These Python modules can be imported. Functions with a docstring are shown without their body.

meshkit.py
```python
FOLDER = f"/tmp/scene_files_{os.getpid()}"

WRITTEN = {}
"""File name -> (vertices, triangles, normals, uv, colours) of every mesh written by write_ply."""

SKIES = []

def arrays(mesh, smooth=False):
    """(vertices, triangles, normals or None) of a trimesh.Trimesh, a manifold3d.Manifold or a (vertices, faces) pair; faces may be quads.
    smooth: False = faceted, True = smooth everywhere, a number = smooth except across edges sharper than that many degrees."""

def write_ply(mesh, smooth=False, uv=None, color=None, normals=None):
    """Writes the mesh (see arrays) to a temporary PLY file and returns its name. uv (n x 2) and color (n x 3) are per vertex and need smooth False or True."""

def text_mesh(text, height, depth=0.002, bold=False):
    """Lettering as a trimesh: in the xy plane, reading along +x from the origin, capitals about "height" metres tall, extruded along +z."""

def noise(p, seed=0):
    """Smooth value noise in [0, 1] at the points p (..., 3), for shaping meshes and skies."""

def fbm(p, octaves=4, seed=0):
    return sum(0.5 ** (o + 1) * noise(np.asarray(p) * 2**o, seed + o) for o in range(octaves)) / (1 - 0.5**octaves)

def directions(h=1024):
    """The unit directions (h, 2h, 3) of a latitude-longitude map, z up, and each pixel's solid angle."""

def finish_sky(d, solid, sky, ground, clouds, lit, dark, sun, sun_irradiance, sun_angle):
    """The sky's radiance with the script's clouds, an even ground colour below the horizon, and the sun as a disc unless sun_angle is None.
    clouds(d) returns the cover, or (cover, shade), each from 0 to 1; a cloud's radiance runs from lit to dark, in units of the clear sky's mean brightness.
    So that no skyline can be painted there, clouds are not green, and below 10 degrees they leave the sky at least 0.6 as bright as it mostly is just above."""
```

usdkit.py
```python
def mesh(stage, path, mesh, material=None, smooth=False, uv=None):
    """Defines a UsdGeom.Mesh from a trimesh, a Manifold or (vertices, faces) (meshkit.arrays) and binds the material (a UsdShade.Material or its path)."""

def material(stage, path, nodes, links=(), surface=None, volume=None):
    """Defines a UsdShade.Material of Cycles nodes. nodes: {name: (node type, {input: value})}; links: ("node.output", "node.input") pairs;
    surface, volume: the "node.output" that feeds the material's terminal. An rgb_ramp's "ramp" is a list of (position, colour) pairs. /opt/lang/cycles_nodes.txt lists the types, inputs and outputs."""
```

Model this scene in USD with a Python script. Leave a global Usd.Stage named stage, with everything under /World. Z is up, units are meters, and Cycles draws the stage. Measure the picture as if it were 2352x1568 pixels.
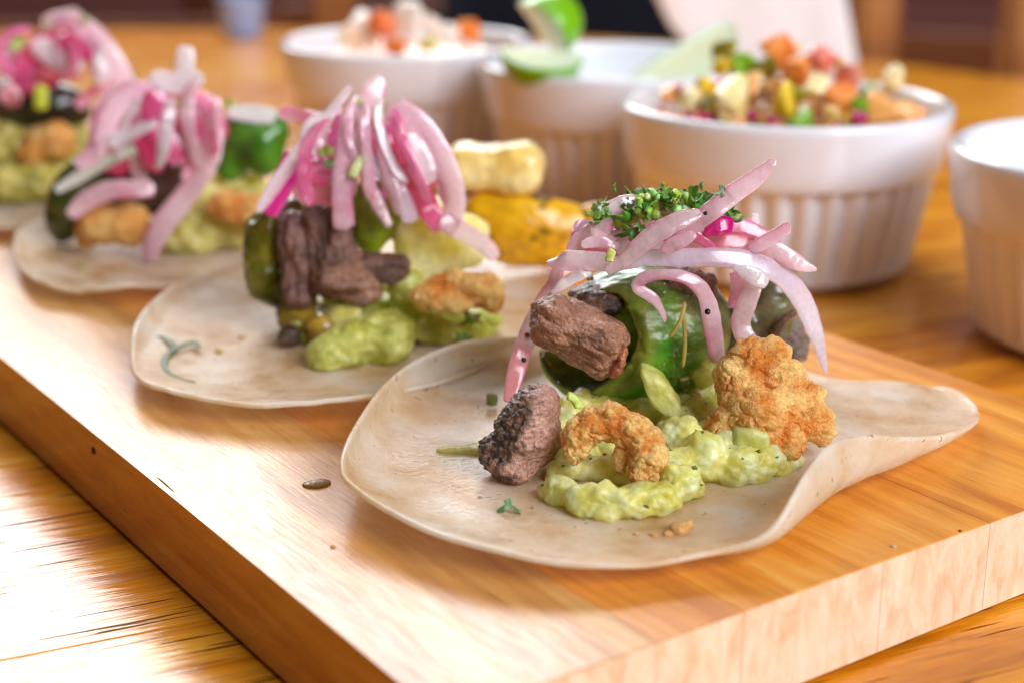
import math, numpy as np, trimesh, usdkit, meshkit
from pxr import Usd, UsdGeom, UsdLux, UsdShade, Gf, Sdf, Vt
from scipy.interpolate import CubicSpline
from scipy.spatial import cKDTree
from shapely.geometry import Point, box as sbox, Polygon
from shapely import affinity

stage = Usd.Stage.CreateInMemory()
UsdGeom.SetStageUpAxis(stage, 'Z'); UsdGeom.SetStageMetersPerUnit(stage, 1.0)
UsdGeom.Xform.Define(stage, '/World'); UsdGeom.Scope.Define(stage, '/World/Looks')

# ------------------------------------------------------------------ camera
F, CX, CY = 3623.0, 1176.0, 784.0                 # focal length and centre in pixels of a 2352 wide picture
PITCH = math.radians(17.77)
EYE = np.array([0.0, 0.0, 0.145])
FWD = np.array([0, math.cos(PITCH), -math.sin(PITCH)]); UP = np.array([0, math.sin(PITCH), math.cos(PITCH)])
cam = UsdGeom.Camera.Define(stage, '/World/camera')
cam.AddTranslateOp().Set(Gf.Vec3d(*map(float, EYE)))
cam.AddRotateXOp().Set(90 - math.degrees(PITCH))
cam.CreateHorizontalApertureAttr(36.0); cam.CreateFocalLengthAttr(36.0 * F / 2352)
cam.CreateFocusDistanceAttr(0.318); cam.CreateFStopAttr(9.5)
cam.CreateClippingRangeAttr(Gf.Vec2f(0.02, 50)); cam.CreateExposureAttr(0.12)

# ------------------------------------------------------------------ light: windows of the room, no sky
def lamp(name, az, el, dist, w, h, power, color, target=(0.02, 0.35, 0.02)):
    a, e = math.radians(az), math.radians(el)
    d = np.array([math.sin(a) * math.cos(e), math.cos(a) * math.cos(e), math.sin(e)])
    p = np.array(target) + d * dist
    z = d; x = np.cross([0, 0, 1.0], z); x /= np.linalg.norm(x); y = np.cross(z, x)
    l = UsdLux.RectLight.Define(stage, '/World/' + name)
    m = np.eye(4); m[0, :3], m[1, :3], m[2, :3], m[3, :3] = x, y, z, p
    l.AddTransformOp().Set(Gf.Matrix4d(*m.ravel().tolist()))
    l.CreateWidthAttr(w); l.CreateHeightAttr(h); l.CreateIntensityAttr(power); l.CreateColorAttr(Gf.Vec3f(*color))
lamp('window_behind_left', -15, 30, 1.9, 1.35, 0.95, 7.8, (0.95, 0.98, 1.0))
lamp('window_front_right', 134, 34, 2.5, 1.7, 1.4, 10.2, (0.91, 0.935, 1.0))
lamp('ceiling_lamp', 40, 82, 1.9, 1.1, 1.1, 1.6, (1.0, 0.94, 0.86))
dome = UsdLux.DomeLight.Define(stage, '/World/sky'); dome.CreateIntensityAttr(1.0)
room = usdkit.material(stage, '/World/Looks/room_light', {'b': ('background_shader', {'color': (0.62, 0.57, 0.54), 'strength': 0.11})}, surface='b.background')
UsdShade.MaterialBindingAPI.Apply(dome.GetPrim()).Bind(room)
dome.GetPrim().SetCustomDataByKey('kind', 'structure')

# ------------------------------------------------------------------ helpers: points of the place
def ray(x, y):
    return FWD + np.array([(x - CX) / F, 0, 0]) - UP * ((y - CY) / F)
def at(x, y, z):
    r = ray(x, y); return EYE + r * ((z - EYE[2]) / r[2])
def on(x, y, Y):
    r = ray(x, y); return EYE + r * (Y / r[1])
def sc(P):
    return float(np.dot(np.asarray(P) - EYE, FWD)) / F      # metres per picture pixel there
BOARD_Z = 0.02
TZ = 0.0224                                                  # upper face of a tortilla lying flat
def G(y, z=TZ): return float(at(CX, y, z)[1])

def lin(c):
    c = np.asarray(c, float) / 255
    return np.where(c <= 0.04045, c / 12.92, ((c + 0.055) / 1.055) ** 2.4)
def nz(p, f, seed=0): return meshkit.noise(np.asarray(p) * f + 37.3, seed) - 0.5
def fb(p, f, o=3, seed=0): return meshkit.fbm(np.asarray(p) * f + 37.3, o, seed) - 0.5

# ------------------------------------------------------------------ helpers: prims
USED = {}
def numbered(parent, name):
    k = (parent, name); n = USED.get(k, -1) + 1; USED[k] = n
    return f'{parent}/{name}' + (f'_{n:03d}' if n else '')
def say(prim, label=None, cat=None, group=None, kind=None):
    for k, v in (('label', label), ('category', cat), ('group', group), ('kind', kind)):
        if v: prim.SetCustomDataByKey(k, v)
def put(path, v, f, mat, smooth=True, tint=None):
    m = usdkit.mesh(stage, path, (v, f), mat, smooth=smooth)
    if tint is not None:
        UsdGeom.PrimvarsAPI(m).CreatePrimvar('tint', Sdf.ValueTypeNames.Color3fArray, 'vertex').Set(Vt.Vec3fArray.FromNumpy(np.asarray(tint, np.float32)))
    return m
def vf(m):
    if hasattr(m, 'to_mesh'):
        q = m.to_mesh(); return np.array(q.vert_properties[:, :3], float), np.array(q.tri_verts)
    if isinstance(m, trimesh.Trimesh): return np.array(m.vertices), np.array(m.faces)
    return np.asarray(m[0], float), np.asarray(m[1])
def solo(name, mesh, mat, label, cat, group=None, kind=None, smooth=True, tint=None):
    """A thing that is one mesh, its origin at its base."""
    v, f = vf(mesh)
    b = np.array([v[:, 0].mean(), v[:, 1].mean(), v[:, 2].min()])
    m = put(numbered('/World', name), v - b, f, mat, smooth, tint)
    m.AddTranslateOp().Set(Gf.Vec3d(*b.tolist())); say(m.GetPrim(), label, cat, group, kind)
    return m.GetPrim()
class Thing:
    def __init__(s, name, label, cat, base, rz=0.0, group=None, kind=None):
        s.path = numbered('/World', name); x = UsdGeom.Xform.Define(stage, s.path)
        s.base = np.array(base, float); x.AddTranslateOp().Set(Gf.Vec3d(*s.base.tolist()))
        s.rz = rz
        if rz: x.AddRotateZOp().Set(math.degrees(rz))
        s.prim = x.GetPrim(); say(s.prim, label, cat, group, kind)
    def part(s, name, mesh, mat, smooth=True, tint=None, label=None, local=False, kind=None, under=None):
        v, f = vf(mesh)
        if not local:
            v = v - s.base
            if s.rz:
                c, n = math.cos(-s.rz), math.sin(-s.rz)
                v = np.stack([c * v[:, 0] - n * v[:, 1], n * v[:, 0] + c * v[:, 1], v[:, 2]], 1)
        path = numbered(under or s.path, name)
        m = put(path, v, f, mat, smooth, tint); say(m.GetPrim(), label, kind=kind)
        return path
def copy_of(src, label, base, rz=0.0):
    path = numbered('/World', src.path.split('/')[-1].rstrip('0123456789_'))
    x = UsdGeom.Xform.Define(stage, path)
    x.GetPrim().GetReferences().AddInternalReference(src.path)
    x.ClearXformOpOrder()
    x.GetPrim().GetAttribute('xformOp:translate').Set(Gf.Vec3d(*map(float, base)))
    ops = [x.GetPrim().GetAttribute('xformOp:translate')]
    r = x.AddRotateZOp(opSuffix='turn'); r.Set(math.degrees(rz))
    x.SetXformOpOrder([UsdGeom.XformOp(ops[0]), r])
    x.GetPrim().SetInstanceable(True); x.GetPrim().SetCustomDataByKey('label', label)
    return x.GetPrim()

# ------------------------------------------------------------------ helpers: shapes
def nets(fn, lo, hi, h):
    """Surface nets: the zero set of fn (negative inside) as a closed quad mesh, in triangles."""
    ax = [np.arange(lo[k] - 2 * h, hi[k] + 3 * h, h) for k in range(3)]
    X = np.stack(np.meshgrid(*ax, indexing='ij'), -1); n = np.array(X.shape[:3])
    D = fn(X.reshape(-1, 3)).reshape(n)
    D[0] = D[-1] = 1; D[:, 0] = D[:, -1] = 1; D[:, :, 0] = D[:, :, -1] = 1
    S = D < 0
    cs = [(i, j, k) for i in (0, 1) for j in (0, 1) for k in (0, 1)]
    sl = lambda A, c: A[c[0]:n[0] - 1 + c[0], c[1]:n[1] - 1 + c[1], c[2]:n[2] - 1 + c[2]]
    tot = sum(sl(S, c).astype(np.int8) for c in cs); act = (tot > 0) & (tot < 8)
    ids = np.full(act.shape, -1); idx = np.argwhere(act); ids[act] = np.arange(len(idx))
    dv = np.stack([sl(D, c)[act] for c in cs], 1)
    P = np.zeros((len(idx), 3)); cnt = np.zeros(len(idx))
    for a in range(8):
        for b in range(a + 1, 8):
            ca, cb = np.array(cs[a]), np.array(cs[b])
            if np.abs(ca - cb).sum() != 1: continue
            da, db = dv[:, a], dv[:, b]; x = (da < 0) != (db < 0)
            t = da[x] / (da[x] - db[x]); P[x] += ca + t[:, None] * (cb - ca); cnt[x] += 1
    V = np.array([a[0] for a in ax]) + h * (idx + P / cnt[:, None])
    Q = []
    for k in range(3):
        a, b = [(1, 2), (2, 0), (0, 1)][k]
        s0 = [slice(1, -1)] * 3; s1 = [slice(1, -1)] * 3
        s0[k] = slice(0, -1); s1[k] = slice(1, None)
        A, B = S[tuple(s0)], S[tuple(s1)]
        for flip, msk in ((False, A & ~B), (True, ~A & B)):
            g = np.argwhere(msk)
            for d in range(3):
                if d != k: g[:, d] += 1
            ea, eb = np.eye(3, dtype=int)[a], np.eye(3, dtype=int)[b]
            q = np.stack([ids[tuple((g - o).T)] for o in (ea + eb, eb, 0 * ea, ea)], 1)
            Q.append(q[:, ::-1] if flip else q)
    Q = np.vstack(Q)
    return V, np.vstack([Q[:, [0, 1, 2]], Q[:, [0, 2, 3]]])
def normals(v, f):
    n = np.zeros_like(v); c = np.cross(v[f[:, 1]] - v[f[:, 0]], v[f[:, 2]] - v[f[:, 0]])
    for k in range(3): np.add.at(n, f[:, k], c)
    return n / np.maximum(np.linalg.norm(n, axis=1, keepdims=True), 1e-20)
def relax(v, f, it=2):
    from scipy.sparse import coo_matrix, diags
    from scipy.sparse.csgraph import connected_components
    i = np.r_[f[:, 0], f[:, 1], f[:, 2], f[:, 1], f[:, 2], f[:, 0]]; j = np.r_[f[:, 1], f[:, 2], f[:, 0], f[:, 0], f[:, 1], f[:, 2]]
    A = (coo_matrix((np.ones(len(i)), (i, j)), shape=(len(v),) * 2).tocsr() > 0).astype(float)
    n, lab = connected_components(A)
    if n > 1:                                   # keep the main body, drop crumbs of the cut
        c = np.bincount(lab); keep = c[lab] > 0.02 * c.max(); new = np.cumsum(keep) - 1
        f = new[f[keep[f[:, 0]]]]; v = v[keep]; A = A[keep][:, keep]
    A = diags(1 / np.maximum(np.asarray(A.sum(1)).ravel(), 1)) @ A
    for _ in range(it): v = v + 0.5 * (A @ v - v)
    return v, f
def ell(c, r, R=None):
    c, r = np.asarray(c, float), np.broadcast_to(np.asarray(r, float), 3)
    def fn(p):
        q = p - c
        if R is not None: q = q @ R
        k0 = np.maximum(np.linalg.norm(q / r, axis=1), 1e-3); k1 = np.linalg.norm(q / (r * r), axis=1)
        return k0 * (k0 - 1) / np.maximum(k1, 1e-9)
    m = float(r.max()); fn.lo, fn.hi = c - m, c + m
    return fn
def cap(a, b, ra, rb):
    a, b = np.asarray(a, float), np.asarray(b, float)
    def fn(p):
        d = b - a; t = np.clip((p - a) @ d / (d @ d), 0, 1)
        return np.linalg.norm(p - a - t[:, None] * d, axis=1) - (ra + (rb - ra) * t)
    m = max(ra, rb); fn.lo, fn.hi = np.minimum(a, b) - m, np.maximum(a, b) + m
    return fn
def rbox(c, hs, R, rad):
    c, hs = np.asarray(c, float), np.asarray(hs, float)
    def fn(p):
        q = np.abs((p - c) @ R) - hs + rad
        return np.linalg.norm(np.maximum(q, 0), axis=1) + np.minimum(q.max(1), 0) - rad
    m = float(np.linalg.norm(hs)); fn.lo, fn.hi = c - m, c + m
    return fn
def smin(a, b, k):
    if k <= 0: return np.minimum(a, b)
    h = np.clip(0.5 + 0.5 * (b - a) / k, 0, 1); return b * (1 - h) + a * h - k * h * (1 - h)
def union(parts, k):
    def fn(p):
        d = parts[0](p)
        for q in parts[1:]: d = smin(d, q(p), k)
        return d
    fn.lo, fn.hi = np.min([q.lo for q in parts], 0), np.max([q.hi for q in parts], 0)
    return fn
def blob(parts, k, h, disp=None, floor=None, warp=None):
    fn = union(parts, k) if isinstance(parts, list) else parts
    def g(p):
        d = fn(p if warp is None else warp(p))
        return d if floor is None else np.maximum(d, floor - p[:, 2])
    v, f = nets(g, fn.lo, fn.hi, h); v, f = relax(v, f, 2)
    if disp is not None:
        v = v + normals(v, f) * disp(v)[:, None]
        if floor is not None: v[:, 2] = np.maximum(v[:, 2], floor)
    return v, f
def worley(v, spacing, seed=0, jit=0.9):
    """Distance to the nearest of jittered lattice points: bubbles."""
    rng = np.random.default_rng(seed); lo, hi = v.min(0) - 2 * spacing, v.max(0) + 2 * spacing
    g = np.stack(np.meshgrid(*[np.arange(lo[k], hi[k], spacing) for k in range(3)], indexing='ij'), -1).reshape(-1, 3)
    g = g + rng.uniform(-.5, .5, g.shape) * spacing * jit
    return cKDTree(g).query(v)[0] / spacing
def rot(ax, deg): return trimesh.transformations.rotation_matrix(math.radians(deg), ax)[:3, :3]
def E(x, y, Y, rx, ry=None, rd=None, z=None, R=None):
    """An ellipsoid seen at picture point x,y at the distance Y; radii in picture pixels, depth radius too."""
    P = on(x, y, Y); s = sc(P); ry = ry or rx; rd = rd or (rx + ry) / 2
    return ell(P, (rx * s, rd * s, ry * s), R)
def rest(x, y, r, z0=TZ, sink=0.75):
    Y = G(y + r * 0.8, z0)
    for _ in range(6):
        P = on(x, y, Y); R = r * sc(P); e = P[2] - (z0 + sink * R); Y += e / max(0.2, -ray(x, y)[2]) * 0.9
    return on(x, y, Y)
def ER(x, y, r, z0=TZ, sink=0.75):
    P = rest(x, y, r, z0, sink); return ell(P, r * sc(P))
def sweep(P, W, N, th, n=56, m=14, dish=0.15, ends=(1, 1), boxy=0.75):
    """A ribbon of lens-like section along P: widths W, facing N. Returns v, f, across u (-1..1), along t, face s (1 front)."""
    P, W, N = np.asarray(P, float), np.asarray(W, float), np.asarray(N, float)
    d = np.r_[0, np.cumsum(np.linalg.norm(np.diff(P, axis=0), axis=1) ** 0.6)]; d /= d[-1]; t = np.linspace(0, 1, n)
    from scipy.interpolate import PchipInterpolator
    C = CubicSpline(d, P)(t) if len(P) > 2 else P[0] + t[:, None] * (P[-1] - P[0])
    w = PchipInterpolator(d, W)(t); nn = np.stack([np.interp(t, d, N[:, k]) for k in range(3)], 1)
    L = np.r_[0, np.cumsum(np.linalg.norm(np.diff(C, axis=0), axis=1))]
    cut = np.ones(n)
    for e, dist in ((0, L), (1, L[-1] - L)):
        if ends[e]: x = np.clip(dist / (ends[e] * 0.5 * w.mean() + 1e-9), 0, 1); cut *= np.sqrt(np.maximum(1 - (1 - x) ** 2, 0.02))
    T = np.gradient(C, axis=0); T /= np.linalg.norm(T, axis=1, keepdims=True)
    nn = nn - (nn * T).sum(1, keepdims=True) * T; nn /= np.linalg.norm(nn, axis=1, keepdims=True) + 1e-12
    B = np.cross(T, nn)
    a = np.arange(m) * 2 * np.pi / m; u = np.sign(np.cos(a)) * np.abs(np.cos(a)) ** boxy; s = np.sign(np.sin(a)) * np.abs(np.sin(a)) ** boxy
    hw = (w / 2 * cut)[:, None]; ht = np.broadcast_to(th, (n,))[:, None] / 2 * np.sqrt(cut)[:, None]
    V = C[:, None] + B[:, None] * (hw * u)[..., None] + nn[:, None] * (ht * s - dish * hw * u * u)[..., None]
    V = V.reshape(-1, 3)
    i, j = np.meshgrid(np.arange(n - 1), np.arange(m), indexing='ij'); k = (j + 1) % m
    q = np.stack([i * m + j, i * m + k, (i + 1) * m + k, (i + 1) * m + j], -1).reshape(-1, 4)
    f = np.vstack([q[:, [0, 2, 1]], q[:, [0, 3, 2]]])
    c0, c1 = len(V), len(V) + 1
    V = np.vstack([V, C[0], C[-1]])
    jj = np.arange(m); kk = (jj + 1) % m
    f = np.vstack([f, np.stack([np.full(m, c0), jj, kk], 1), np.stack([np.full(m, c1), (n - 1) * m + kk, (n - 1) * m + jj], 1)])
    f = f[:, ::-1]
    vol = np.einsum('ij,ij->', V[f[:, 0]], np.cross(V[f[:, 1]], V[f[:, 2]]))
    if vol < 0: f = f[:, ::-1]
    U = np.r_[np.tile(u, n), 0, 0]; TT = np.r_[np.repeat(t, m), 0, 1]; SS = np.r_[np.tile(s, n), 0, 0]
    return V, f, U, TT, SS
def lathe(prof, n=96, mod=None):
    """prof: (r, z) loop from the axis or closed. mod(angle, r, z) -> r."""
    prof = np.asarray(prof, float); a = np.arange(n) * 2 * np.pi / n; m = len(prof)
    R = np.broadcast_to(prof[:, 0], (n, m)).copy()
    if mod is not None: R = mod(a[:, None], R, np.broadcast_to(prof[:, 1], (n, m)))
    V = np.stack([R * np.cos(a)[:, None], R * np.sin(a)[:, None], np.broadcast_to(prof[:, 1], (n, m))], -1).reshape(-1, 3)
    i, j = np.meshgrid(np.arange(n), np.arange(m - 1), indexing='ij'); k = (i + 1) % n
    q = np.stack([i * m + j, k * m + j, k * m + j + 1, i * m + j + 1], -1).reshape(-1, 4)
    return V, np.vstack([q[:, [0, 1, 2]], q[:, [0, 2, 3]]])
def box(lo, hi, ch=0.0):
    lo, hi = np.asarray(lo, float), np.asarray(hi, float)
    if ch <= 0: return trimesh.creation.box(extents=hi - lo, transform=trimesh.transformations.translation_matrix((lo + hi) / 2))
    pts = []
    for sx in (0, 1):
        for sy in (0, 1):
            for sz in (0, 1):
                c = np.where([sx, sy, sz], hi, lo); s = np.where([sx, sy, sz], -1, 1) * ch
                for k in range(3): p = c + s; p[k] = c[k]; pts.append(p)
    return trimesh.convex.convex_hull(np.array(pts))

# ------------------------------------------------------------------ materials
MATS = {}
def M(name, nodes, links, surface='p.BSDF'):
    MATS[name] = usdkit.material(stage, '/World/Looks/' + name, nodes, links, surface=surface); return MATS[name]
def tinted(name, rough, sss=0.0, scale=0.002, radius=(1, .5, .3), bump=None, spec=0.5, coat=0.0, vary=0.0, vscale=600, dist=0.0003, rvar=0.0, thin=0.0):
    """A surface coloured by its own pigment (per vertex), with fine noise in colour, gloss and relief."""
    nodes = {'a': ('attribute', {'attribute': 'tint'}), 't': ('texture_coordinate', {}),
             'p': ('principled_bsdf', {'roughness': rough, 'subsurface_weight': sss, 'subsurface_scale': scale, 'subsurface_radius': radius, 'specular_ior_level': spec, 'coat_weight': coat, 'coat_roughness': 0.1})}
    links = []
    col = 'a.color'
    if vary:
        nodes['n'] = ('noise_texture', {'scale': vscale, 'detail': 3.0}); nodes['r'] = ('map_range', {'from_min': 0.3, 'from_max': 0.7, 'to_min': 1 - vary, 'to_max': 1 + vary})
        nodes['m'] = ('vector_math', {'math_type': 'scale'})
        links += [('t.object', 'n.vector'), ('n.fac', 'r.value'), ('a.vector', 'm.vector1'), ('r.result', 'm.scale')]; col = 'm.vector'
    links.append((col, 'p.base_color'))
    if bump:
        nodes['bn'] = ('noise_texture', {'scale': bump[0], 'detail': 4.0, 'roughness': 0.6}); nodes['b'] = ('bump', {'strength': bump[1], 'distance': dist})
        links += [('t.object', 'bn.vector'), ('bn.fac', 'b.height'), ('b.normal', 'p.normal')]
        if rvar:
            nodes['rr'] = ('map_range', {'from_min': 0.35, 'from_max': 0.65, 'to_min': max(0.05, rough - rvar), 'to_max': rough + rvar}); links += [('bn.fac', 'rr.value'), ('rr.result', 'p.roughness')]
    if thin:                                    # light passes through thin slices
        nodes['tl'] = ('translucent_bsdf', {}); nodes['ms'] = ('mix_closure', {'fac': thin}); links += [(col, 'tl.color'), ('p.BSDF', 'ms.closure1'), ('tl.BSDF', 'ms.closure2')]
        return M(name, nodes, links, surface='ms.closure')
    return M(name, nodes, links)
def wood(name, dark, mid, light, scale, stretch, rough, bump=0.25, dist=0.0004, pores=0.5, spec=0.5, seed=0.0, coat=0.0, axis=0, rvar=0.1, porec=0.55, finer=7, cracks=0):
    """Grain along the object's own x axis (axis 0), or seen end on (axis 2: growth rings)."""
    st = [scale] * 3
    st[0] = scale / stretch
    fine = [scale * finer] * 3; fine[0] = scale * finer / (stretch * 1.4)
    if axis == 2: st = [scale * .2, scale, scale * .35]; fine = [scale * 6, scale * 9, scale * 4]
    nodes = {'t': ('texture_coordinate', {}), 'm': ('mapping', {'scale': st, 'location': (seed, seed * 1.7, seed * .3)}), 'mf': ('mapping', {'scale': fine, 'location': (seed, 0, 0)}),
             'n': ('noise_texture', {'scale': 1.0, 'detail': 5.0, 'roughness': 0.62, 'distortion': 0.6}), 'nf': ('noise_texture', {'scale': 1.0, 'detail': 3.0, 'roughness': 0.6}),
             'r': ('rgb_ramp', {'ramp': [(0.30, dark), (0.5, mid), (0.70, light)]}),
             'pr': ('map_range', {'from_min': 0.30, 'from_max': 0.46, 'to_min': porec, 'to_max': 1.0, 'clamp': True}),
             'mx': ('mix', {'mix_type': 'multiply', 'fac': pores}), 'cc': ('combine_color', {}),
             'rr': ('map_range', {'from_min': 0.3, 'from_max': 0.7, 'to_min': rough + rvar, 'to_max': max(.03, rough - rvar)}),
             'b': ('bump', {'strength': bump, 'distance': dist}), 'p': ('principled_bsdf', {'specular_ior_level': spec, 'coat_weight': coat, 'coat_roughness': 0.15})}
    links = [('t.object', 'm.vector'), ('t.object', 'mf.vector'), ('m.vector', 'n.vector'), ('mf.vector', 'nf.vector'), ('n.fac', 'r.fac'), ('nf.fac', 'pr.value'),
             ('pr.result', 'cc.r'), ('pr.result', 'cc.g'), ('pr.result', 'cc.b'), ('r.color', 'mx.color1'), ('cc.color', 'mx.color2'), ('mx.color', 'p.base_color'),
             ('nf.fac', 'rr.value'), ('nf.fac', 'b.height'), ('b.normal', 'p.normal')]
    if cracks:                                  # open pores: thin dark dry lines along the grain
        nodes.update({'mk': ('mapping', {'scale': (scale * .32, scale * 9, scale * 9), 'location': (seed * 2, seed, 0)}), 'nk': ('noise_texture', {'scale': 1.0, 'detail': 2.0, 'roughness': 0.5}),
            'nq': ('noise_texture', {'scale': scale * .5, 'detail': 2.0}), 'ka': ('math', {'math_type': 'multiply_add', 'value2': 0.22, 'value3': cracks - 0.11}), 'ks': ('math', {'math_type': 'subtract'}),
            'kr': ('map_range', {'from_min': 0.0, 'from_max': 0.035, 'to_min': 0.0, 'to_max': 1.0, 'clamp': True}), 'kc': ('mix', {'mix_type': 'multiply', 'color2': (0.22, 0.17, 0.12)}), 'kR': ('mix_float', {'b': 0.75}), 'kS': ('mix_float', {'a': spec, 'b': 0.08}), 'kC': ('mix_float', {'a': coat, 'b': 0.0})})
        links = [l for l in links if l != ('mx.color', 'p.base_color')] + [('t.object', 'mk.vector'), ('mk.vector', 'nk.vector'), ('t.object', 'nq.vector'), ('nq.fac', 'ka.value1'), ('ka.value', 'ks.value1'), ('nk.fac', 'ks.value2'), ('ks.value', 'kr.value'), ('kr.result', 'kc.fac'), ('mx.color', 'kc.color1'), ('kc.color', 'p.base_color'),
            ('kr.result', 'kR.fac'), ('rr.result', 'kR.a'), ('kR.result', 'p.roughness'), ('kr.result', 'kS.fac'), ('kS.result', 'p.specular_ior_level'), ('kr.result', 'kC.fac'), ('kC.result', 'p.coat_weight')]
    else: links.append(('rr.result', 'p.roughness'))
    return M(name, nodes, links)
def plain(name, color, rough, spec=0.5, coat=0.0, sss=0.0, bump=None, dist=0.0004):
    nodes = {'p': ('principled_bsdf', {'base_color': color, 'roughness': rough, 'specular_ior_level': spec, 'coat_weight': coat, 'coat_roughness': 0.05, 'subsurface_weight': sss, 'subsurface_scale': 0.003})}
    links = []
    if bump:
        nodes.update({'t': ('texture_coordinate', {}), 'bn': ('noise_texture', {'scale': bump[0], 'detail': 3.0}), 'b': ('bump', {'strength': bump[1], 'distance': dist})})
        links = [('t.object', 'bn.vector'), ('bn.fac', 'b.height'), ('b.normal', 'p.normal')]
    return M(name, nodes, links)
ORD = ('first', 'second', 'third', 'fourth', 'fifth', 'sixth', 'seventh', 'eighth', 'ninth', 'tenth', 'eleventh', 'twelfth', 'thirteenth', 'fourteenth', 'fifteenth', 'sixteenth')
# ------------------------------------------------------------------ table, board
T_AZ = math.radians(90 - 66)                    # the table's grain runs to the far right
TC, TR = np.array([-0.22, 0.60]), 0.66
for i in range(3):
    d, m_, l = [((178, 98, 10), (232, 148, 26), (246, 180, 56)), ((184, 106, 16), (236, 156, 34), (248, 188, 70)), ((164, 86, 8), (224, 136, 22), (242, 168, 48))][i]
    wood(f'table_wood_{"abc"[i]}', lin(d), lin(m_), lin(l), 75, 11, 0.18, bump=0.45, dist=0.0006, pores=0.65, seed=3.1 * i, spec=0.7, coat=0.22, rvar=0.11, cracks=0.36)
plain('table_gap', lin((45, 24, 10)), 0.7)
tab = Thing('wooden_table', 'glossy orange brown round plank table under the board and the ramekins', 'table', (TC[0], TC[1], 0), T_AZ)
disc = Point(0, 0).buffer(TR, 96)
pw = 0.098
for k in range(-7, 8):
    s = disc.intersection(sbox(-2, k * pw + 0.0004 + 0.03, 2, (k + 1) * pw - 0.0004 + 0.03))
    if s.is_empty or s.area < 1e-4: continue
    m = trimesh.creation.extrude_polygon(s, 0.03, engine='earcut'); m.apply_translation([0, 0, -0.03])
    tab.part('plank', m, MATS['table_wood_' + 'abc'[(k * 2 + 1) % 3]], smooth=False, local=True)
m = trimesh.creation.extrude_polygon(disc.buffer(-0.02), 0.02, engine='earcut'); m.apply_translation([0, 0, -0.0505]); tab.part('underframe', m, MATS['table_gap'], smooth=False, local=True)
m = trimesh.creation.cylinder(0.05, 0.66, sections=32); m.apply_translation([0, 0, -0.381]); tab.part('pedestal', m, MATS['table_wood_c'], smooth=30, local=True)
m = trimesh.creation.cylinder(0.28, 0.03, sections=48); m.apply_translation([0, 0, -0.735]); tab.part('foot_plate', m, MATS['table_wood_c'], smooth=30, local=True)

# the board: its near corner, its long axis (away to the left) and its end
corner = at(1018, 1650, BOARD_Z)
left_far = at(0, 820, BOARD_Z); right_c = at(2352, 1165, BOARD_Z)
ul = left_far - corner; ul /= np.linalg.norm(ul)
B_AZ = math.atan2(ul[1], ul[0])                 # local x runs along the board
ur = np.array([ul[1], -ul[0], 0])
def endpos(x): 
    P = at(x, 1378 - 0.358 * (x - 1774), BOARD_Z); return float((P - corner) @ ur)
BW = float((at(1883, 759, BOARD_Z) - corner) @ ur); BL = 0.57
cuts = [0.0] + [endpos(x) for x in (1506, 1706, 2028, 2274)] + [BW]
print('board width', BW, 'cuts', cuts, 'azimuth', math.degrees(B_AZ))
tone = [((170, 102, 38), (202, 138, 64), (222, 170, 98)), ((190, 106, 22), (226, 142, 40), (240, 172, 76)), ((196, 112, 24), (230, 148, 44), (242, 178, 82)), ((186, 104, 22), (222, 138, 40), (238, 168, 74)), ((194, 118, 36), (228, 154, 60), (242, 184, 98))]
board = Thing('cutting_board', 'thick pale wooden cutting board carrying the row of tacos', 'cutting board', (corner[0], corner[1], 0.0), B_AZ)
plain('knot', lin((60, 30, 12)), 0.5)
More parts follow.
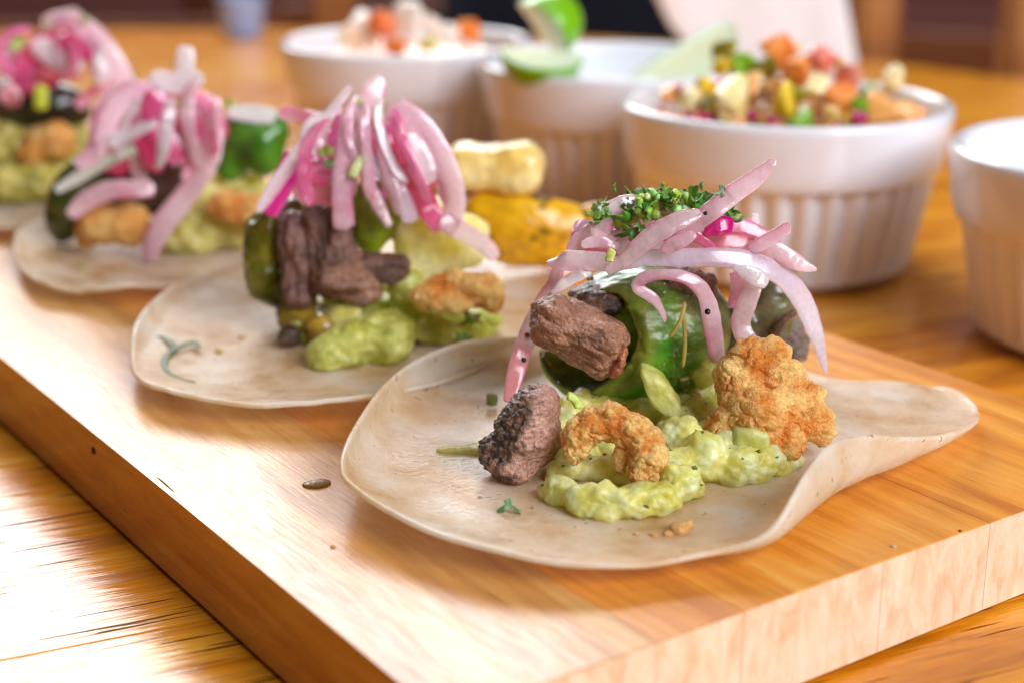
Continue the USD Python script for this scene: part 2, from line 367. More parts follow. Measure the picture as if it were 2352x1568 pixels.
for i in range(5):
    d, m_, l = tone[i]
    wood('board_wood_' + 'abcde'[i], lin(d), lin(m_), lin(l), 130, 12, 0.31, bump=0.16, dist=0.0003, pores=0.4, seed=7.7 * i + 1, spec=0.9, finer=13, cracks=0.27)
    wood('end_grain_' + 'abcde'[i], lin((226, 178, 136)), lin((240, 208, 174)), lin((246, 224, 198)), 260, 12, 0.5, bump=0.2, dist=0.0002, pores=0.3, seed=5.3 * i, axis=2, porec=.7)
    y0, y1 = -cuts[i], -cuts[i + 1]
    g = 0.00004
    board.part('stave', box((0, y1 + g, 0.0012), (BL, y0 - g, BOARD_Z - 0.00004 * (i % 2)), 0.00006), MATS['board_wood_' + 'abccc'[i]], smooth=False, local=True)
    sp = board.path + '/stave' + (f'_{i:03d}' if i else '')
    board.part('end_grain', box((-0.0003, y1 + g + .00002, 0.0015), (0.0006, y0 - g - .00002, BOARD_Z - 0.00025), 0.00003), MATS['end_grain_a'], smooth=False, local=True, under=sp)
for (x, y, side) in ((215, 1034, 'l'),):
    r = ray(x, y); nrm = -ur; t = ((corner - EYE) @ nrm) / (r @ nrm); P = EYE + r * t
    m = trimesh.creation.icosphere(2, 1.0); m.apply_scale([.0011, .0011, .0011]); m.apply_transform(trimesh.transformations.translation_matrix(P - nrm * 0.0006))
    board.part('knot', m, MATS['knot'])

# ------------------------------------------------------------------ tortillas
def tortilla_material(name, wet):
    nodes = {'t': ('texture_coordinate', {}), 'n': ('noise_texture', {'scale': 48.0, 'detail': 5.0, 'roughness': 0.62}), 'r': ('rgb_ramp', {'ramp': [(0.33, lin((218, 168, 110))), (0.47, lin((240, 206, 160))), (0.62, lin((253, 236, 208)))]}),
        'v': ('noise_texture', {'scale': 380.0, 'detail': 2.0}), 'vr': ('map_range', {'from_min': 0.69, 'from_max': 0.74, 'to_min': 0.0, 'to_max': 0.75, 'clamp': True}), 'mx': ('mix', {'color2': lin((120, 76, 40))}),
        'bn': ('noise_texture', {'scale': 700.0, 'detail': 4.0, 'roughness': 0.6}), 'b': ('bump', {'strength': 0.5, 'distance': 0.0004}), 'rn': ('noise_texture', {'scale': 160.0, 'detail': 4.0}),
        'rr': ('map_range', {'from_min': 0.40, 'from_max': 0.60, 'to_min': 0.46, 'to_max': 0.24, 'clamp': True}),
        'ds': ('vector_math', {'math_type': 'distance', 'vector2': wet}), 'dn': ('math', {'math_type': 'multiply_add', 'value2': -0.05, 'value3': 0.025}), 'da': ('math', {'math_type': 'add'}),
        'dr': ('map_range', {'from_min': 0.006, 'from_max': 0.019, 'to_min': 1.0, 'to_max': 0.0, 'clamp': True}), 'fr': ('map_range', {'from_min': 0.0, 'from_max': 1.0, 'to_min': 0.0, 'to_max': 0.9}),
        'rm': ('mix_float', {'b': 0.12}), 'bs': ('map_range', {'from_min': 0.0, 'from_max': 1.0, 'to_min': 0.5, 'to_max': 0.8}),
        'p': ('principled_bsdf', {'subsurface_weight': 0.4, 'subsurface_scale': 0.003, 'subsurface_radius': (1, .62, .35), 'specular_ior_level': 0.5}), 'tl': ('translucent_bsdf', {}), 'ms': ('mix_closure', {'fac': 0.2})}
    links = [('t.object', 'n.vector'), ('t.object', 'v.vector'), ('t.object', 'bn.vector'), ('t.object', 'rn.vector'), ('n.fac', 'r.fac'), ('v.fac', 'vr.value'), ('vr.result', 'mx.fac'), ('r.color', 'mx.color1'), ('mx.color', 'p.base_color'), ('mx.color', 'tl.color'),
        ('bn.fac', 'b.height'), ('b.normal', 'p.normal'), ('rn.fac', 'rr.value'), ('t.object', 'ds.vector1'), ('rn.fac', 'dn.value1'), ('ds.value', 'da.value1'), ('dn.value', 'da.value2'), ('da.value', 'dr.value'), ('dr.result', 'fr.value'),
        ('fr.result', 'rm.fac'), ('rr.result', 'rm.a'), ('rm.result', 'p.roughness'), ('dr.result', 'bs.value'), ('bs.result', 'b.strength'), ('p.BSDF', 'ms.closure1'), ('tl.BSDF', 'ms.closure2')]
    M(name, nodes, links, surface='ms.closure')
tortilla_material('tortilla', (9, 9, 9))
def tortilla(ctrl, center, label, seed, na=200, nr=44, th=0.0011, amp=0.0005, mat='tortilla'):
    z0 = BOARD_Z + 0.0016
    C = at(*center, z0); Rm, Bm = [], []
    for c in ctrl:
        R = at(c[0], c[1], BOARD_Z + c[2] * 1e-3 + 0.0008)
        if len(c) > 3: B = at(c[3], c[4], z0)
        else: B = C + 0.8 * (R - C); B[2] = z0
        Rm.append(R); Bm.append(B)
    t = np.arange(len(ctrl) + 1.0); q = np.linspace(0, len(ctrl), na, endpoint=False)
    R = CubicSpline(t, np.vstack([Rm, Rm[:1]]), bc_type='periodic')(q); B = CubicSpline(t, np.vstack([Bm, Bm[:1]]), bc_type='periodic')(q)
    R[:, 2] = np.maximum(R[:, 2], BOARD_Z + 0.001); B[:, 2] = z0
    P0 = C + 0.62 * (B - C); s = np.linspace(0, 1, nr); k = s < 0.45
    S = np.zeros((nr, na, 3))
    for i, x in enumerate(s):
        if x < 0.45: S[i] = C + (P0 - C) * (x / 0.45)
        else:
            u = (x - 0.45) / 0.55; P2 = B + 0.55 * (R - B); P2[:, 2] = B[:, 2] + 0.45 * (R[:, 2] - B[:, 2])
            S[i] = (1 - u) ** 3 * P0 + 3 * u * (1 - u) ** 2 * B + 3 * u * u * (1 - u) * P2 + u ** 3 * R
    ph = q / len(ctrl) * 2 * np.pi
    w = (s[:, None] ** 2) * (fb(np.stack([np.cos(ph) * 2.2, np.sin(ph) * 2.2, ph * 0], -1)[None].repeat(nr, 0) + s[:, None, None], 1.0, 3, seed))
    S[..., 2] += np.maximum(w, -0.2) * amp * 6 * (s[:, None] > 0.4)
    edge = 1 + 0.006 * (fb(np.stack([np.cos(ph) * 16, np.sin(ph) * 16, ph * 0 + seed], -1), 1.0, 3))
    S[-1] = C + (S[-1] - C) * edge[:, None]; S[..., 2] = np.maximum(S[..., 2], BOARD_Z + 0.0011 + 0 * S[..., 2])
    i, j = np.meshgrid(np.arange(nr - 1), np.arange(na), indexing='ij'); kk = (j + 1) % na
    q4 = np.stack([i * na + j, i * na + kk, (i + 1) * na + kk, (i + 1) * na + j], -1).reshape(-1, 4)
    F0 = np.vstack([q4[:, [0, 1, 2]], q4[:, [0, 2, 3]]])
    V = S.reshape(-1, 3); N = normals(V, F0); N[:na] = N[:na].mean(0)
    if N[na * 10, 2] < 0: N = -N; F0 = F0[:, ::-1]
    N /= np.linalg.norm(N, axis=1, keepdims=True)
    top, bot = V + N * th / 2, V - N * th / 2
    bot[:, 2] = np.maximum(bot[:, 2], BOARD_Z + 0.0003)
    n = len(V); e = (nr - 1) * na + np.arange(na); e2 = (nr - 1) * na + (np.arange(na) + 1) % na
    Rd = S[-1] - S[-2]; Rd /= np.linalg.norm(Rd, axis=1, keepdims=True)
    mid = V[e] + Rd * th * 0.5; mi = 2 * n + np.arange(na); mi2 = 2 * n + (np.arange(na) + 1) % na
    W = np.vstack([top, bot, mid])
    FF = [F0, F0[:, ::-1] + n]
    a, b, c, d = e, e2, mi2, mi
    rim = np.vstack([np.stack([a, d, c], 1), np.stack([a, c, b], 1), np.stack([d, e + n, e2 + n], 1), np.stack([d, e2 + n, c], 1)])
    m = trimesh.Trimesh(W, np.vstack(FF + [rim]), process=False); trimesh.repair.fix_normals(m)
    v, f = np.array(m.vertices), np.array(m.faces)
    if mat == 'oily_tortilla': tortilla_material(mat, at(1060, 1105, z0) - np.array([v[:, 0].mean(), v[:, 1].mean(), v[:, 2].min()]))
    solo('tortilla', (v, f), MATS[mat], label, 'tortilla', 'small corn tortillas in a row on the board', smooth=50)
tortilla([(790, 1040, 9, 832, 1045), (835, 1135, 7, 878, 1112), (1000, 1222, 5.5, 1042, 1186), (1250, 1288, 4.5, 1290, 1238), (1480, 1297, 3.5, 1490, 1268), (1640, 1266, 4, 1645, 1272), (1760, 1225, 7, 1780, 1262),
          (1835, 1120, 13, 1905, 1205), (1905, 1034, 15, 1990, 1158), (1975, 1008, 14, 2060, 1116), (2060, 1000, 12, 2115, 1084), (2150, 1000, 8, 2180, 1038), (2226, 978, 4.5, 2215, 995), (2244, 946, 2.6, 2215, 950), (2200, 905, 2, 2160, 914), (2125, 887, 1.6, 2085, 902), (2030, 874, 1.4, 1980, 896), (1890, 862, 2, 1850, 880),
          (1700, 800, 1.5), (1450, 762, 4), (1200, 776, 9, 1235, 812), (1050, 793, 10, 1100, 835), (900, 868, 10, 975, 895)], (1500, 1010),
         'nearest tortilla, with its rim curled up into a white fold beside the end grain', 1, mat='oily_tortilla')
tortilla([(303, 812, 5, 345, 815), (318, 868, 5, 380, 850), (420, 906, 4.5), (600, 932, 4.5), (760, 918, 6), (900, 903, 6), (1100, 850, 3), (1260, 760, 2), (1320, 690, 2), (1270, 622, 2), (1100, 598, 2), (900, 590, 2), (700, 600, 2), (560, 618, 3), (440, 645, 5, 480, 665), (350, 695, 7, 400, 710), (310, 755, 7, 360, 762)], (800, 752),
         'second tortilla from the front, pale disc with a herb sprig on it', 2)
tortilla([(35, 560, 5, 80, 565), (55, 620, 4.5, 100, 612), (110, 655, 4), (200, 671, 4, 210, 648), (300, 655, 7.5, 310, 640), (400, 652, 3), (560, 628, 2), (690, 596, 2), (720, 540, 2), (600, 480, 2), (350, 462, 2), (150, 480, 3), (60, 515, 5)], (350, 565),
         'third tortilla from the front, blurred, with a wavy near rim', 3)
tortilla([(-270, 450, 3), (-190, 500, 3), (-60, 522, 3), (60, 525, 3), (180, 512, 3), (260, 480, 2), (250, 430, 2), (60, 405, 2), (-150, 412, 2)], (0, 462), 'last tortilla of the row, cut off by the photo edge and mostly hidden', 4)

# ------------------------------------------------------------------ ramekins
plain('glazed_white', lin((236, 237, 244)), 0.12, spec=0.5, coat=0.6)
RR, RH = 0.0572, 0.058
def ramekin(label, base):
    t = Thing('ramekin', label, 'ramekin', base, 0, 'white fluted ramekins on the table')
    hw = lambda z: 0.0455 + (0.0525 - 0.0455) * z / 0.036
    zs = np.linspace(0.004, 0.0362, 16)
    wall = [(0.040, 0.0022), (0.0440, 0.0022), (0.0452, 0.003)] + [(hw(z), z) for z in zs] + [(0.0490, 0.0364)]
    def mod(a, r, z):
        k = np.clip((z - 0.003) / 0.004, 0, 1) * np.clip((0.037 - z) / 0.002, 0, 1); c = np.abs(np.cos(a * 18))
        return r - 0.0036 * k * (1 - c ** 0.7) * (r > 0.0435)
    t.part('fluted_wall', lathe(wall, 368, mod), MATS['glazed_white'], smooth=40, local=True)
    t.part('base', lathe([(0, 0.0), (0.0395, 0.0), (0.0418, 0.0008), (0.0425, 0.0024), (0.0, 0.0024)], 96), MATS['glazed_white'], smooth=40, local=True)
    col = [(0.0495, 0.0362), (0.0535, 0.0362), (0.0545, 0.0370), (0.0556, 0.0420), (0.0566, 0.0500), (0.0572, 0.0550), (0.0571, 0.0570), (0.0562, 0.0580), (0.0548, 0.0582), (0.0537, 0.0576), (0.0530, 0.0560)]
    inner = [(0.0525, 0.054), (0.0512, 0.045), (0.048, 0.025), (0.0445, 0.012), (0.040, 0.0075), (0.0, 0.0072)]
    t.part('rim', lathe(col, 160), MATS['glazed_white'], smooth=50, local=True)
    t.part('bowl_lining', lathe(col[-1:] + inner, 128), MATS['glazed_white'], smooth=50, local=True)
    return t
R1 = np.array([0.0945, 0.5450, 0.0]); R2 = np.array([0.0440, 0.6480, 0.0]); R3 = np.array([-0.0470, 0.7150, 0.0]); R4 = np.array([0.1870, 0.4560, 0.0])
ram = ramekin('white fluted ramekin heaped with fruit salsa behind the front taco', R1)
copy_of(ram, 'white fluted ramekin holding the lime wedges', R2, 0.05)
copy_of(ram, 'white fluted ramekin farthest back, with white and orange chunks in it', R3, 0.03)
copy_of(ram, 'empty looking white fluted ramekin cut off by the right photo edge', R4, 0.02)

# ------------------------------------------------------------------ the room behind
wood('chair_wood', lin((90, 44, 26)), lin((126, 68, 40)), lin((150, 88, 52)), 20, 8, 0.4, seed=2)
wood('post_wood', lin((150, 84, 40)), lin((190, 120, 62)), lin((212, 146, 86)), 20, 8, 0.4, seed=4)
plain('room_floor', lin((120, 78, 56)), 0.6); plain('room_wall', lin((168, 104, 96)), 0.8); plain('navy_cloth', lin((14, 16, 34)), 0.9)
plain('white_enamel', lin((248, 249, 255)), 0.8); plain('steel_blue', lin((150, 170, 214)), 0.3)
fl = put('/World/floor', *vf(box((-6, -3, -0.80), (6, 6, -0.75))), MATS['room_floor'], False); say(fl.GetPrim(), kind='structure')
wl = put('/World/wall', *vf(box((-6, 4.2, -0.7498), (6, 4.3, 2.4))), MATS['room_wall'], False); say(wl.GetPrim(), kind='structure')
def chair(label, base, rz, wood_='chair_wood', seatmat='navy_cloth'):
    t = Thing('wooden_chair', label, 'chair', base, rz, 'chairs around the far side of the table'); W = MATS[wood_]
    t.part('seat', box((-.2, -.2, .43), (.2, .2, .47), .01), MATS[seatmat], False, local=True)
    for sx in (-1, 1):
        t.part('leg', box((sx * .18 - .02, -.2, 0), (sx * .18 + .02, -.16, .43), .004), W, False, local=True)
        t.part('back_post', box((sx * .18 - .022, .2, 0), (sx * .18 + .022, .24, 1.02), .004), W, False, local=True)
    for z in (.58, .72, .86):
        t.part('back_slat', box((-.158, .21, z), (.158, .23, z + .1), .004), W, False, local=True)
    t.part('top_rail', box((-.158, .205, .97), (.158, .235, 1.03), .006), W, False, local=True)
    return t
chair('dark wooden chair beyond the table, behind the fourth taco', (-.44, 1.75, -.75), math.radians(12))
chair('dark wooden chair beyond the table, left of the navy cushion', (-.26, 1.95, -.75), math.radians(-4))
chair('dark wooden chair at the right, behind the fruit salsa ramekin', (.44, 1.62, -.75), math.radians(-30))
t = Thing('upholstered_bench', 'navy blue upholstered bench out of focus beyond the table', 'bench', (.12, 1.72, -.75))
t.part('seat', box((-.2, -.22, .3), (.2, .2, .48), .03), MATS['navy_cloth'], 30, local=True); t.part('backrest', box((-.2, .12, .48), (.2, .22, 1.0), .03), MATS['navy_cloth'], 30, local=True)
for sx in (-.17, .17):
    t.part('leg', box((sx - .02, -.2, 0), (sx + .02, -.16, .3)), MATS['chair_wood'], False, local=True); t.part('leg', box((sx - .02, .14, 0), (sx + .02, .18, .3)), MATS['chair_wood'], False, local=True)
pts = [(1480, -90), (1540, 40), (1590, 92), (1660, 126), (1800, 136), (1955, 137), (1966, 112), (1936, -90)]
A = np.array([on(x, y, 1.03) for x, y in pts]); A[:, 2] -= A[:, 2].min() - .0006
m = trimesh.convex.convex_hull(np.vstack([A, A + [.0, .07, 0.004], A + [0, -.008, .0]])).subdivide().subdivide().subdivide().subdivide(); trimesh.smoothing.filter_laplacian(m, iterations=8); v = np.array(m.vertices); v += normals(v, np.array(m.faces)) * (.006 * fb(v * [2.2, 1, .5], 16, 3, 5))[:, None]; v[:, 2] -= v[:, 2].min()
solo('white_cloth', (v, m.faces), MATS['white_enamel'], 'white cloth bundle out of focus on the far edge of the table', 'cloth')
solo('wooden_post', box((.262, 1.20, -.7498), (.292, 1.235, .5), .004), MATS['post_wood'], 'pinkish tan wooden post beside the white cloth', 'post', smooth=False)
solo('wooden_post', box((.352, 1.12, -.7498), (.40, 1.16, .5), .004), MATS['post_wood'], 'orange wooden post at the right photo edge behind the table', 'post', smooth=False)
P = on(560, 30, 1.22); solo('small_bowl', (lambda m: (m[0] + [P[0], 1.21, 0.0], m[1]))(lathe([(0, 0), (.012, 0), (.015, .004), (.018, .03), (.016, .03), (.012, .008), (0, .008)], 48)), MATS['steel_blue'], 'pale blue bowl out of focus at the far left of the table', 'bowl', smooth=40)
solo('wooden_post', box((-.19, 1.52, -.7498), (-.15, 1.56, .5), .004), MATS['post_wood'], 'light brown wooden post behind the table, above the far ramekin', 'post', smooth=False)
# ------------------------------------------------------------------ food materials
tinted('onion', 0.15, sss=0.6, scale=0.0018, radius=(1, .55, .6), bump=(1500, 0.22), dist=0.0003, vary=0.1, vscale=900, spec=0.6, coat=0.5, thin=0.08)
tinted('meat', 0.3, sss=0.06, scale=0.001, bump=(1500, 0.9), dist=0.0008, vary=0.4, vscale=1200, spec=0.8, rvar=0.24, coat=0.15)
tinted('crackling', 0.5, sss=0.25, scale=0.0016, radius=(1, .62, .34), bump=(2000, 0.9), dist=0.0008, vary=0.25, vscale=1500, spec=0.45, rvar=0.15)
tinted('guacamole', 0.36, sss=0.4, scale=0.002, radius=(.9, 1, .3), bump=(1300, 0.4), dist=0.0004, vary=0.18, vscale=500, spec=0.5, rvar=0.12)
tinted('pepper_flesh', 0.27, sss=0.12, scale=0.0015, radius=(.6, 1, .2), bump=(500, 0.25), dist=0.0005, vary=0.3, vscale=260, spec=0.6, coat=0.25)
tinted('herb', 0.4, sss=0.0, bump=(1500, 0.3), dist=0.0002, vary=0.25, vscale=900)
tinted('dice', 0.25, sss=0.15, scale=0.002, radius=(1, .6, .3), vary=0.2, vscale=350, bump=(700, .3), dist=0.0004, coat=0.2)
plain('pepper_flake', lin((28, 20, 18)), 0.4); plain('seed_black', lin((20, 18, 22)), 0.25)
M('blistered_skin', {'t': ('texture_coordinate', {}), 'a': ('attribute', {'attribute': 'tint'}), 'n': ('noise_texture', {'scale': 700.0, 'detail': 4.0}), 'b': ('bump', {'strength': 0.5, 'distance': 0.0004}),
    'tr': ('transparent_bsdf', {'color': (0.97, 0.95, 0.86)}), 'p': ('principled_bsdf', {'roughness': 0.22, 'specular_ior_level': 0.7, 'coat_weight': 0.5, 'coat_roughness': 0.12}), 'mx': ('mix_closure', {'fac': 0.5}),
    'lw': ('layer_weight', {'blend': 0.35}), 'mr': ('map_range', {'from_min': 0.0, 'from_max': 1.0, 'to_min': 0.10, 'to_max': 0.75})},
  [('t.object', 'n.vector'), ('n.fac', 'b.height'), ('b.normal', 'p.normal'), ('a.color', 'p.base_color'), ('lw.facing', 'mr.value'), ('mr.result', 'mx.fac'), ('tr.BSDF', 'mx.closure1'), ('p.BSDF', 'mx.closure2')], surface='mx.closure')
c1 = lambda x, y: (1091 + .4028 * x, 344.5 + .4028 * y)
c4 = lambda x, y: (459.4 + .4028 * x, 114.8 + .4028 * y)
c5 = lambda x, y: (.4394 * x, .4394 * y)
def mixc(a, b, t): return np.asarray(a) * (1 - np.asarray(t)[:, None]) + np.asarray(b) * np.asarray(t)[:, None]
PINK, ROSE, HOT, MAG, WHITE, LAV, CORAL = [lin(c) for c in ((250, 182, 204), (240, 84, 140), (230, 44, 100), (210, 4, 112), (252, 238, 240), (236, 204, 232), (230, 96, 106))]
ONI = dict(p=(PINK, ROSE), r=(ROSE, HOT), h=(HOT, lin((200, 30, 70))), m=(MAG, HOT), w=(WHITE, PINK), l=(LAV, PINK), c=(CORAL, HOT), k=(lin((244, 192, 200)), lin((236, 120, 150))))
TOCAM = np.array([0, -0.86, 0.5])
def onion(cv, pts, w, col, label, group, Y=None, th=None, ends=(1, 1), face=TOCAM, dish=0.22, seed=0, n=56, tw=.2):
    """pts: picture point and distance (m); w: width in picture pixels, one or one for each point."""
    P, W = [], []
    w = np.broadcast_to(w, (len(pts),)) if np.ndim(w) == 0 else w
    for (x, y, d), ww in zip(pts, w):
        X, Y_ = cv(x, y) if cv else (x, y); p = on(X, Y_, d); P.append(p); W.append(ww * sc(p) * (.4028 if cv in (c1, c4) else .4394 if cv is c5 else 1))
    W = np.array(W); th = th or max(0.0005, min(0.0008, 0.14 * W.mean()))
    rng = np.random.default_rng(seed + int(abs(pts[0][0])))
    N = np.array([np.asarray(face) + rng.normal(0, tw, 3) for _ in P])
    V, f, u, t, s = sweep(P, W * 1.12, N, th, n=n, m=26, dish=dish, ends=(ends[0] * .3, ends[1] * .3), boxy=.36)
    V = V + normals(V, f) * (fb(V, 420, 3, seed)[:, None] * 0.0006)
    a, b = ONI[col] if isinstance(col, str) else col
    sg = 1 if rng.random() < .5 else -1
    k = np.clip(0.85 * np.clip(u * sg - .1, 0, 1) ** 1.5 + 0.25 * (u * sg < -.93) + 0.9 * (fb(V, 150, 3, seed + 5) + .05), 0, 1)
    tint = mixc(a, b, k)
    lines = 0.80 + 0.36 * (meshkit.noise(np.stack([u * 6 + seed, t * 1.5, s * .5], -1), seed))
    tint = tint * np.stack([np.ones(len(lines)), lines, .5 + .5 * lines], 1)
    solo('onion_strip', (V, f), MATS['onion'], label, 'onion', group, tint=np.clip(tint, 0, 1))
    return V

# ------------------------------------------------------------------ front taco
Y0 = 0.338
g1 = 'pickled onion strips on the front taco'
# guacamole bed
ga = [(1290, 1132, 34), (1340, 1152, 38), (1400, 1160, 40), (1460, 1160, 38), (1520, 1146, 42), (1568, 1108, 48), (1600, 1060, 50), (1618, 1010, 40), (1585, 965, 34), (1535, 950, 30), (1300, 1075, 38), (1285, 1020, 40),
      (1300, 965, 38), (1350, 945, 36), (1530, 1090, 40), (1690, 1082, 36), (1730, 1070, 42), (1775, 1058, 36), (1812, 1052, 24), (1660, 1040, 40), (1560, 900, 32), (1610, 905, 34), (1640, 935, 36), (1420, 935, 34), (1490, 920, 36), (1260, 1128, 14), (1545, 1020, 50)]
parts = [ER(x, y, r * 1.15, sink=0.5) for x, y, r in ga]
parts += [ER(x, y, 52, sink=0.3) for x, y in ((1545, 1080), (1560, 1040), (1560, 990), (1640, 1050), (1680, 1050), (1600, 960), (1480, 950), (1380, 950))] + [ER(x, y, 34, sink=.25) for x, y in ((1350, 1078), (1390, 1085), (1430, 1095), (1330, 1040), (1400, 1030), (1460, 1040))]
parts += [E(1570, 1000, .303, 24, 40, 24), E(1610, 1035, .294, 26, 40, 30), E(1635, 1055, .293, 24, 32, 24), E(1600, 885, .330, 30, 18, 30), E(1345, 925, .322, 40, 20, 40)]
def lump(v): return 0.0034 * fb(v, 260, 3, 3) + 0.0014 * (0.5 - worley(v, 0.0056, 4)) + 0.0002 * (.5 - worley(v, 0.0022, 9)) + 0.0009 * fb(v * np.array([.5, 1, 1]), 800, 3, 8)
gv, gf = blob(parts, 0.0026, 0.00042, lump, floor=TZ - 0.0004)
k = np.clip(.5 + 1.5 * fb(gv, 140, 3, 6), 0, 1); tint = mixc(lin((184, 178, 56)), lin((230, 226, 142)), k)
tint = mixc(tint, np.broadcast_to(lin((214, 228, 170)), tint.shape), np.clip(2.6 * fb(gv, 330, 2, 9), 0, .7))
gt = Thing('guacamole', 'lumpy yellow green guacamole mound under the open pepper of the front taco', 'guacamole', at(1480, 1060, TZ))
gt.part('mash', (gv, gf), MATS['guacamole'], tint=tint)
rg = np.random.default_rng(12); fn_ = normals(gv, gf); cand = np.where(fn_[:, 2] > .2)[0]; fl = []
for i in rg.choice(cand, 46, replace=False):
    pts = rg.normal(0, 1, (7, 3)) * [1, 1, .5]; m = trimesh.convex.convex_hull(pts / np.linalg.norm(pts, axis=1, keepdims=True)); fl.append((np.array(m.vertices) * rg.uniform(.0003, .0008) + gv[i], np.array(m.faces)))
gfl = (np.vstack([b[0] for b in fl]), np.vstack([b[1] + sum(len(c[0]) for c in fl[:k]) for k, b in enumerate(fl)]))
gt.part('herb_fleck', gfl, MATS['herb'], smooth=False, kind='stuff', tint=np.repeat(lin(rg.uniform([50, 80, 20], [150, 120, 60], (len(fl), 3))), [len(b[0]) for b in fl], 0))
def chunk(pts, d, thick, seed, bevel=0.0008):
    """A cut piece: the hull of an outline (picture points at distance d) and its offset back."""
    A = np.array([on(x, y, d + (q[0] if q else 0)) for x, y, *q in pts]); Bk = A + np.array([0, thick, 0.2 * thick]) 
    h = trimesh.convex.convex_hull(np.vstack([A, Bk])); m = h.subdivide().subdivide().subdivide()
    trimesh.smoothing.filter_laplacian(m, iterations=6); v, f = np.array(m.vertices), np.array(m.faces)
    return v + normals(v, f) * (0.0011 * fb(v, 350, 3, seed))[:, None], f
def avo(pts, d, th, seed):
    v, f = chunk(pts, d, th, seed); return (v, f), mixc(lin((164, 168, 30)), lin((222, 222, 140)), np.clip(.55 + 2 * fb(v, 200, 2, seed), 0, 1))
for pts, d, th, sd in (([(1474, 908), (1500, 914), (1530, 930), (1565, 985), (1570, 1015), (1540, 1010), (1500, 985), (1480, 945)], .304, .006, 1), ([(1678, 1075), (1690, 1050), (1730, 1040), (1764, 1050), (1768, 1085), (1735, 1118), (1700, 1118)], .287, .006, 2),
                       ([(1580, 930), (1615, 905), (1640, 915), (1648, 950), (1600, 965)], .309, .006, 3)):
    m, tt = avo(pts, d, th, sd); gt.part('avocado_chunk', m, MATS['guacamole'], tint=tt)

# stuffed pepper: a hollow green shell, open to the left
pc = on(1465, 762, Y0); s = sc(pc)
outer = union([ell(pc, (198 * s, 0.0165, 152 * s), rot([0, 0, 1], 8)), ell(on(1440, 800, Y0 - .002), (165 * s, .0145, 116 * s)), ell(on(1560, 745, Y0 + .002), (118 * s, .014, 118 * s)), ell(on(1350, 812, Y0 - .003), (106 * s, .0128, 102 * s))], 0.004)
inner = union([ell(pc + np.array([-0.004, 0, 0]), (188 * s, 0.0146, 133 * s), rot([0, 0, 1], 8)), ell(on(1350, 812, Y0 - .003), (93 * s, .0112, 88 * s))], 0.003)
q1, q2, q3 = on(1368, 640, Y0 - .005), on(1440, 835, Y0 - .0155), on(1252, 822, Y0 - .004)
nrm = np.cross(q2 - q1, q3 - q1); nrm /= np.linalg.norm(nrm); nrm = nrm if nrm[0] < 0 else -nrm; cp = (q1 + q2 + q3) / 3
def shell(p):
    d = np.maximum(outer(p), -inner(p))
    return np.maximum(d, (p - cp) @ nrm + 0.0035 * fb(p, 160, 3, 11) + 0.0006 * fb(p, 700, 2, 3))
shell.lo, shell.hi = outer.lo, outer.hi
def pw_(v): return 0.0011 * fb(v * np.array([.5, 1, 1]), 170, 3, 5) + 0.00012 * (0.5 - np.abs(fb(v * np.array([.35, 1, 1]), 600, 2, 7)) * 4)
pv, pf = blob(shell, 0, 0.00045, pw_)
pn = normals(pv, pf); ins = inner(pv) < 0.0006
X = np.array([(p - pc)[0] / s for p in pv]); Z = (pv[:, 2] - pc[2]) / s
green = mixc(lin((50, 124, 8)), lin((120, 186, 34)), np.clip(.5 + 2.0 * fb(pv, 130, 3, 1), 0, 1))
olive = mixc(lin((62, 66, 24)), lin((118, 112, 60)), np.clip(.5 + 2 * fb(pv, 190, 3, 2), 0, 1))
gz = np.clip((X - 85) / 60 + (Z - 10) / 120 + 2.2 * fb(pv, 120, 2, 14), 0, 1)
tint = mixc(green, olive, gz)
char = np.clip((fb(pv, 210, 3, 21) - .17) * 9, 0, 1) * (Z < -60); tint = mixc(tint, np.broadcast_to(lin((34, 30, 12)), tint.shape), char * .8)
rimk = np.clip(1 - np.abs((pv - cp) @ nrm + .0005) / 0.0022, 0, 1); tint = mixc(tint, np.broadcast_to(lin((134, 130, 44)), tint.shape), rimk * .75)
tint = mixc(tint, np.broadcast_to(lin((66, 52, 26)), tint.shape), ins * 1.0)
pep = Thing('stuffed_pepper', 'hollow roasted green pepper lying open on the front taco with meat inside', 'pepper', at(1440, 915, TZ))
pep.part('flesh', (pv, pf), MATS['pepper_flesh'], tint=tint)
# loose blistered skin over its right half
q = np.linspace(0, 1, 90); A_, B_ = np.meshgrid(np.linspace(-0.35, 1.15, 130), np.linspace(-1.15, 0.95, 150), indexing='ij')
def onpep(a, b, off):
    d = np.stack([np.sin(a) * np.cos(b), -np.cos(a) * np.cos(b), np.sin(b)], -1).reshape(-1, 3)
    t_ = np.full(len(d), 0.03)
    for _ in range(24): t_ = t_ - 0.8 * outer(pc + d * t_[:, None])
    return (pc + d * t_[:, None]), d
sv, sd_ = onpep(A_, B_, 0)
ridge = lambda p, f_, sd: 1 - np.abs(fb(p, f_, 2, sd)) * 5
wr = 0.0009 * np.clip(ridge(sv * np.array([1.6, 1.6, .45]), 330, 31), 0, 1) ** 3 + 0.0008 * np.clip(ridge(sv * np.array([.8, 1, 1.5]), 240, 37), 0, 1) ** 4 + 0.0005 * fb(sv, 300, 3, 33)
sv = sv + sd_ * (0.0009 + wr)[:, None]
na_, nb_ = A_.shape; i, j = np.meshgrid(np.arange(na_ - 1), np.arange(nb_ - 1), indexing='ij'); w4 = np.stack([i * nb_ + j, (i + 1) * nb_ + j, (i + 1) * nb_ + j + 1, i * nb_ + j + 1], -1).reshape(-1, 4)
keep = (A_.ravel() - 0.12 + 0.9 * fb(sv, 140, 3, 41) > 0) & (1.12 - A_.ravel() + .5 * fb(sv, 140, 3, 43) > .2) & (B_.ravel() > -1.05 + .5 * fb(sv, 180, 2, 44))
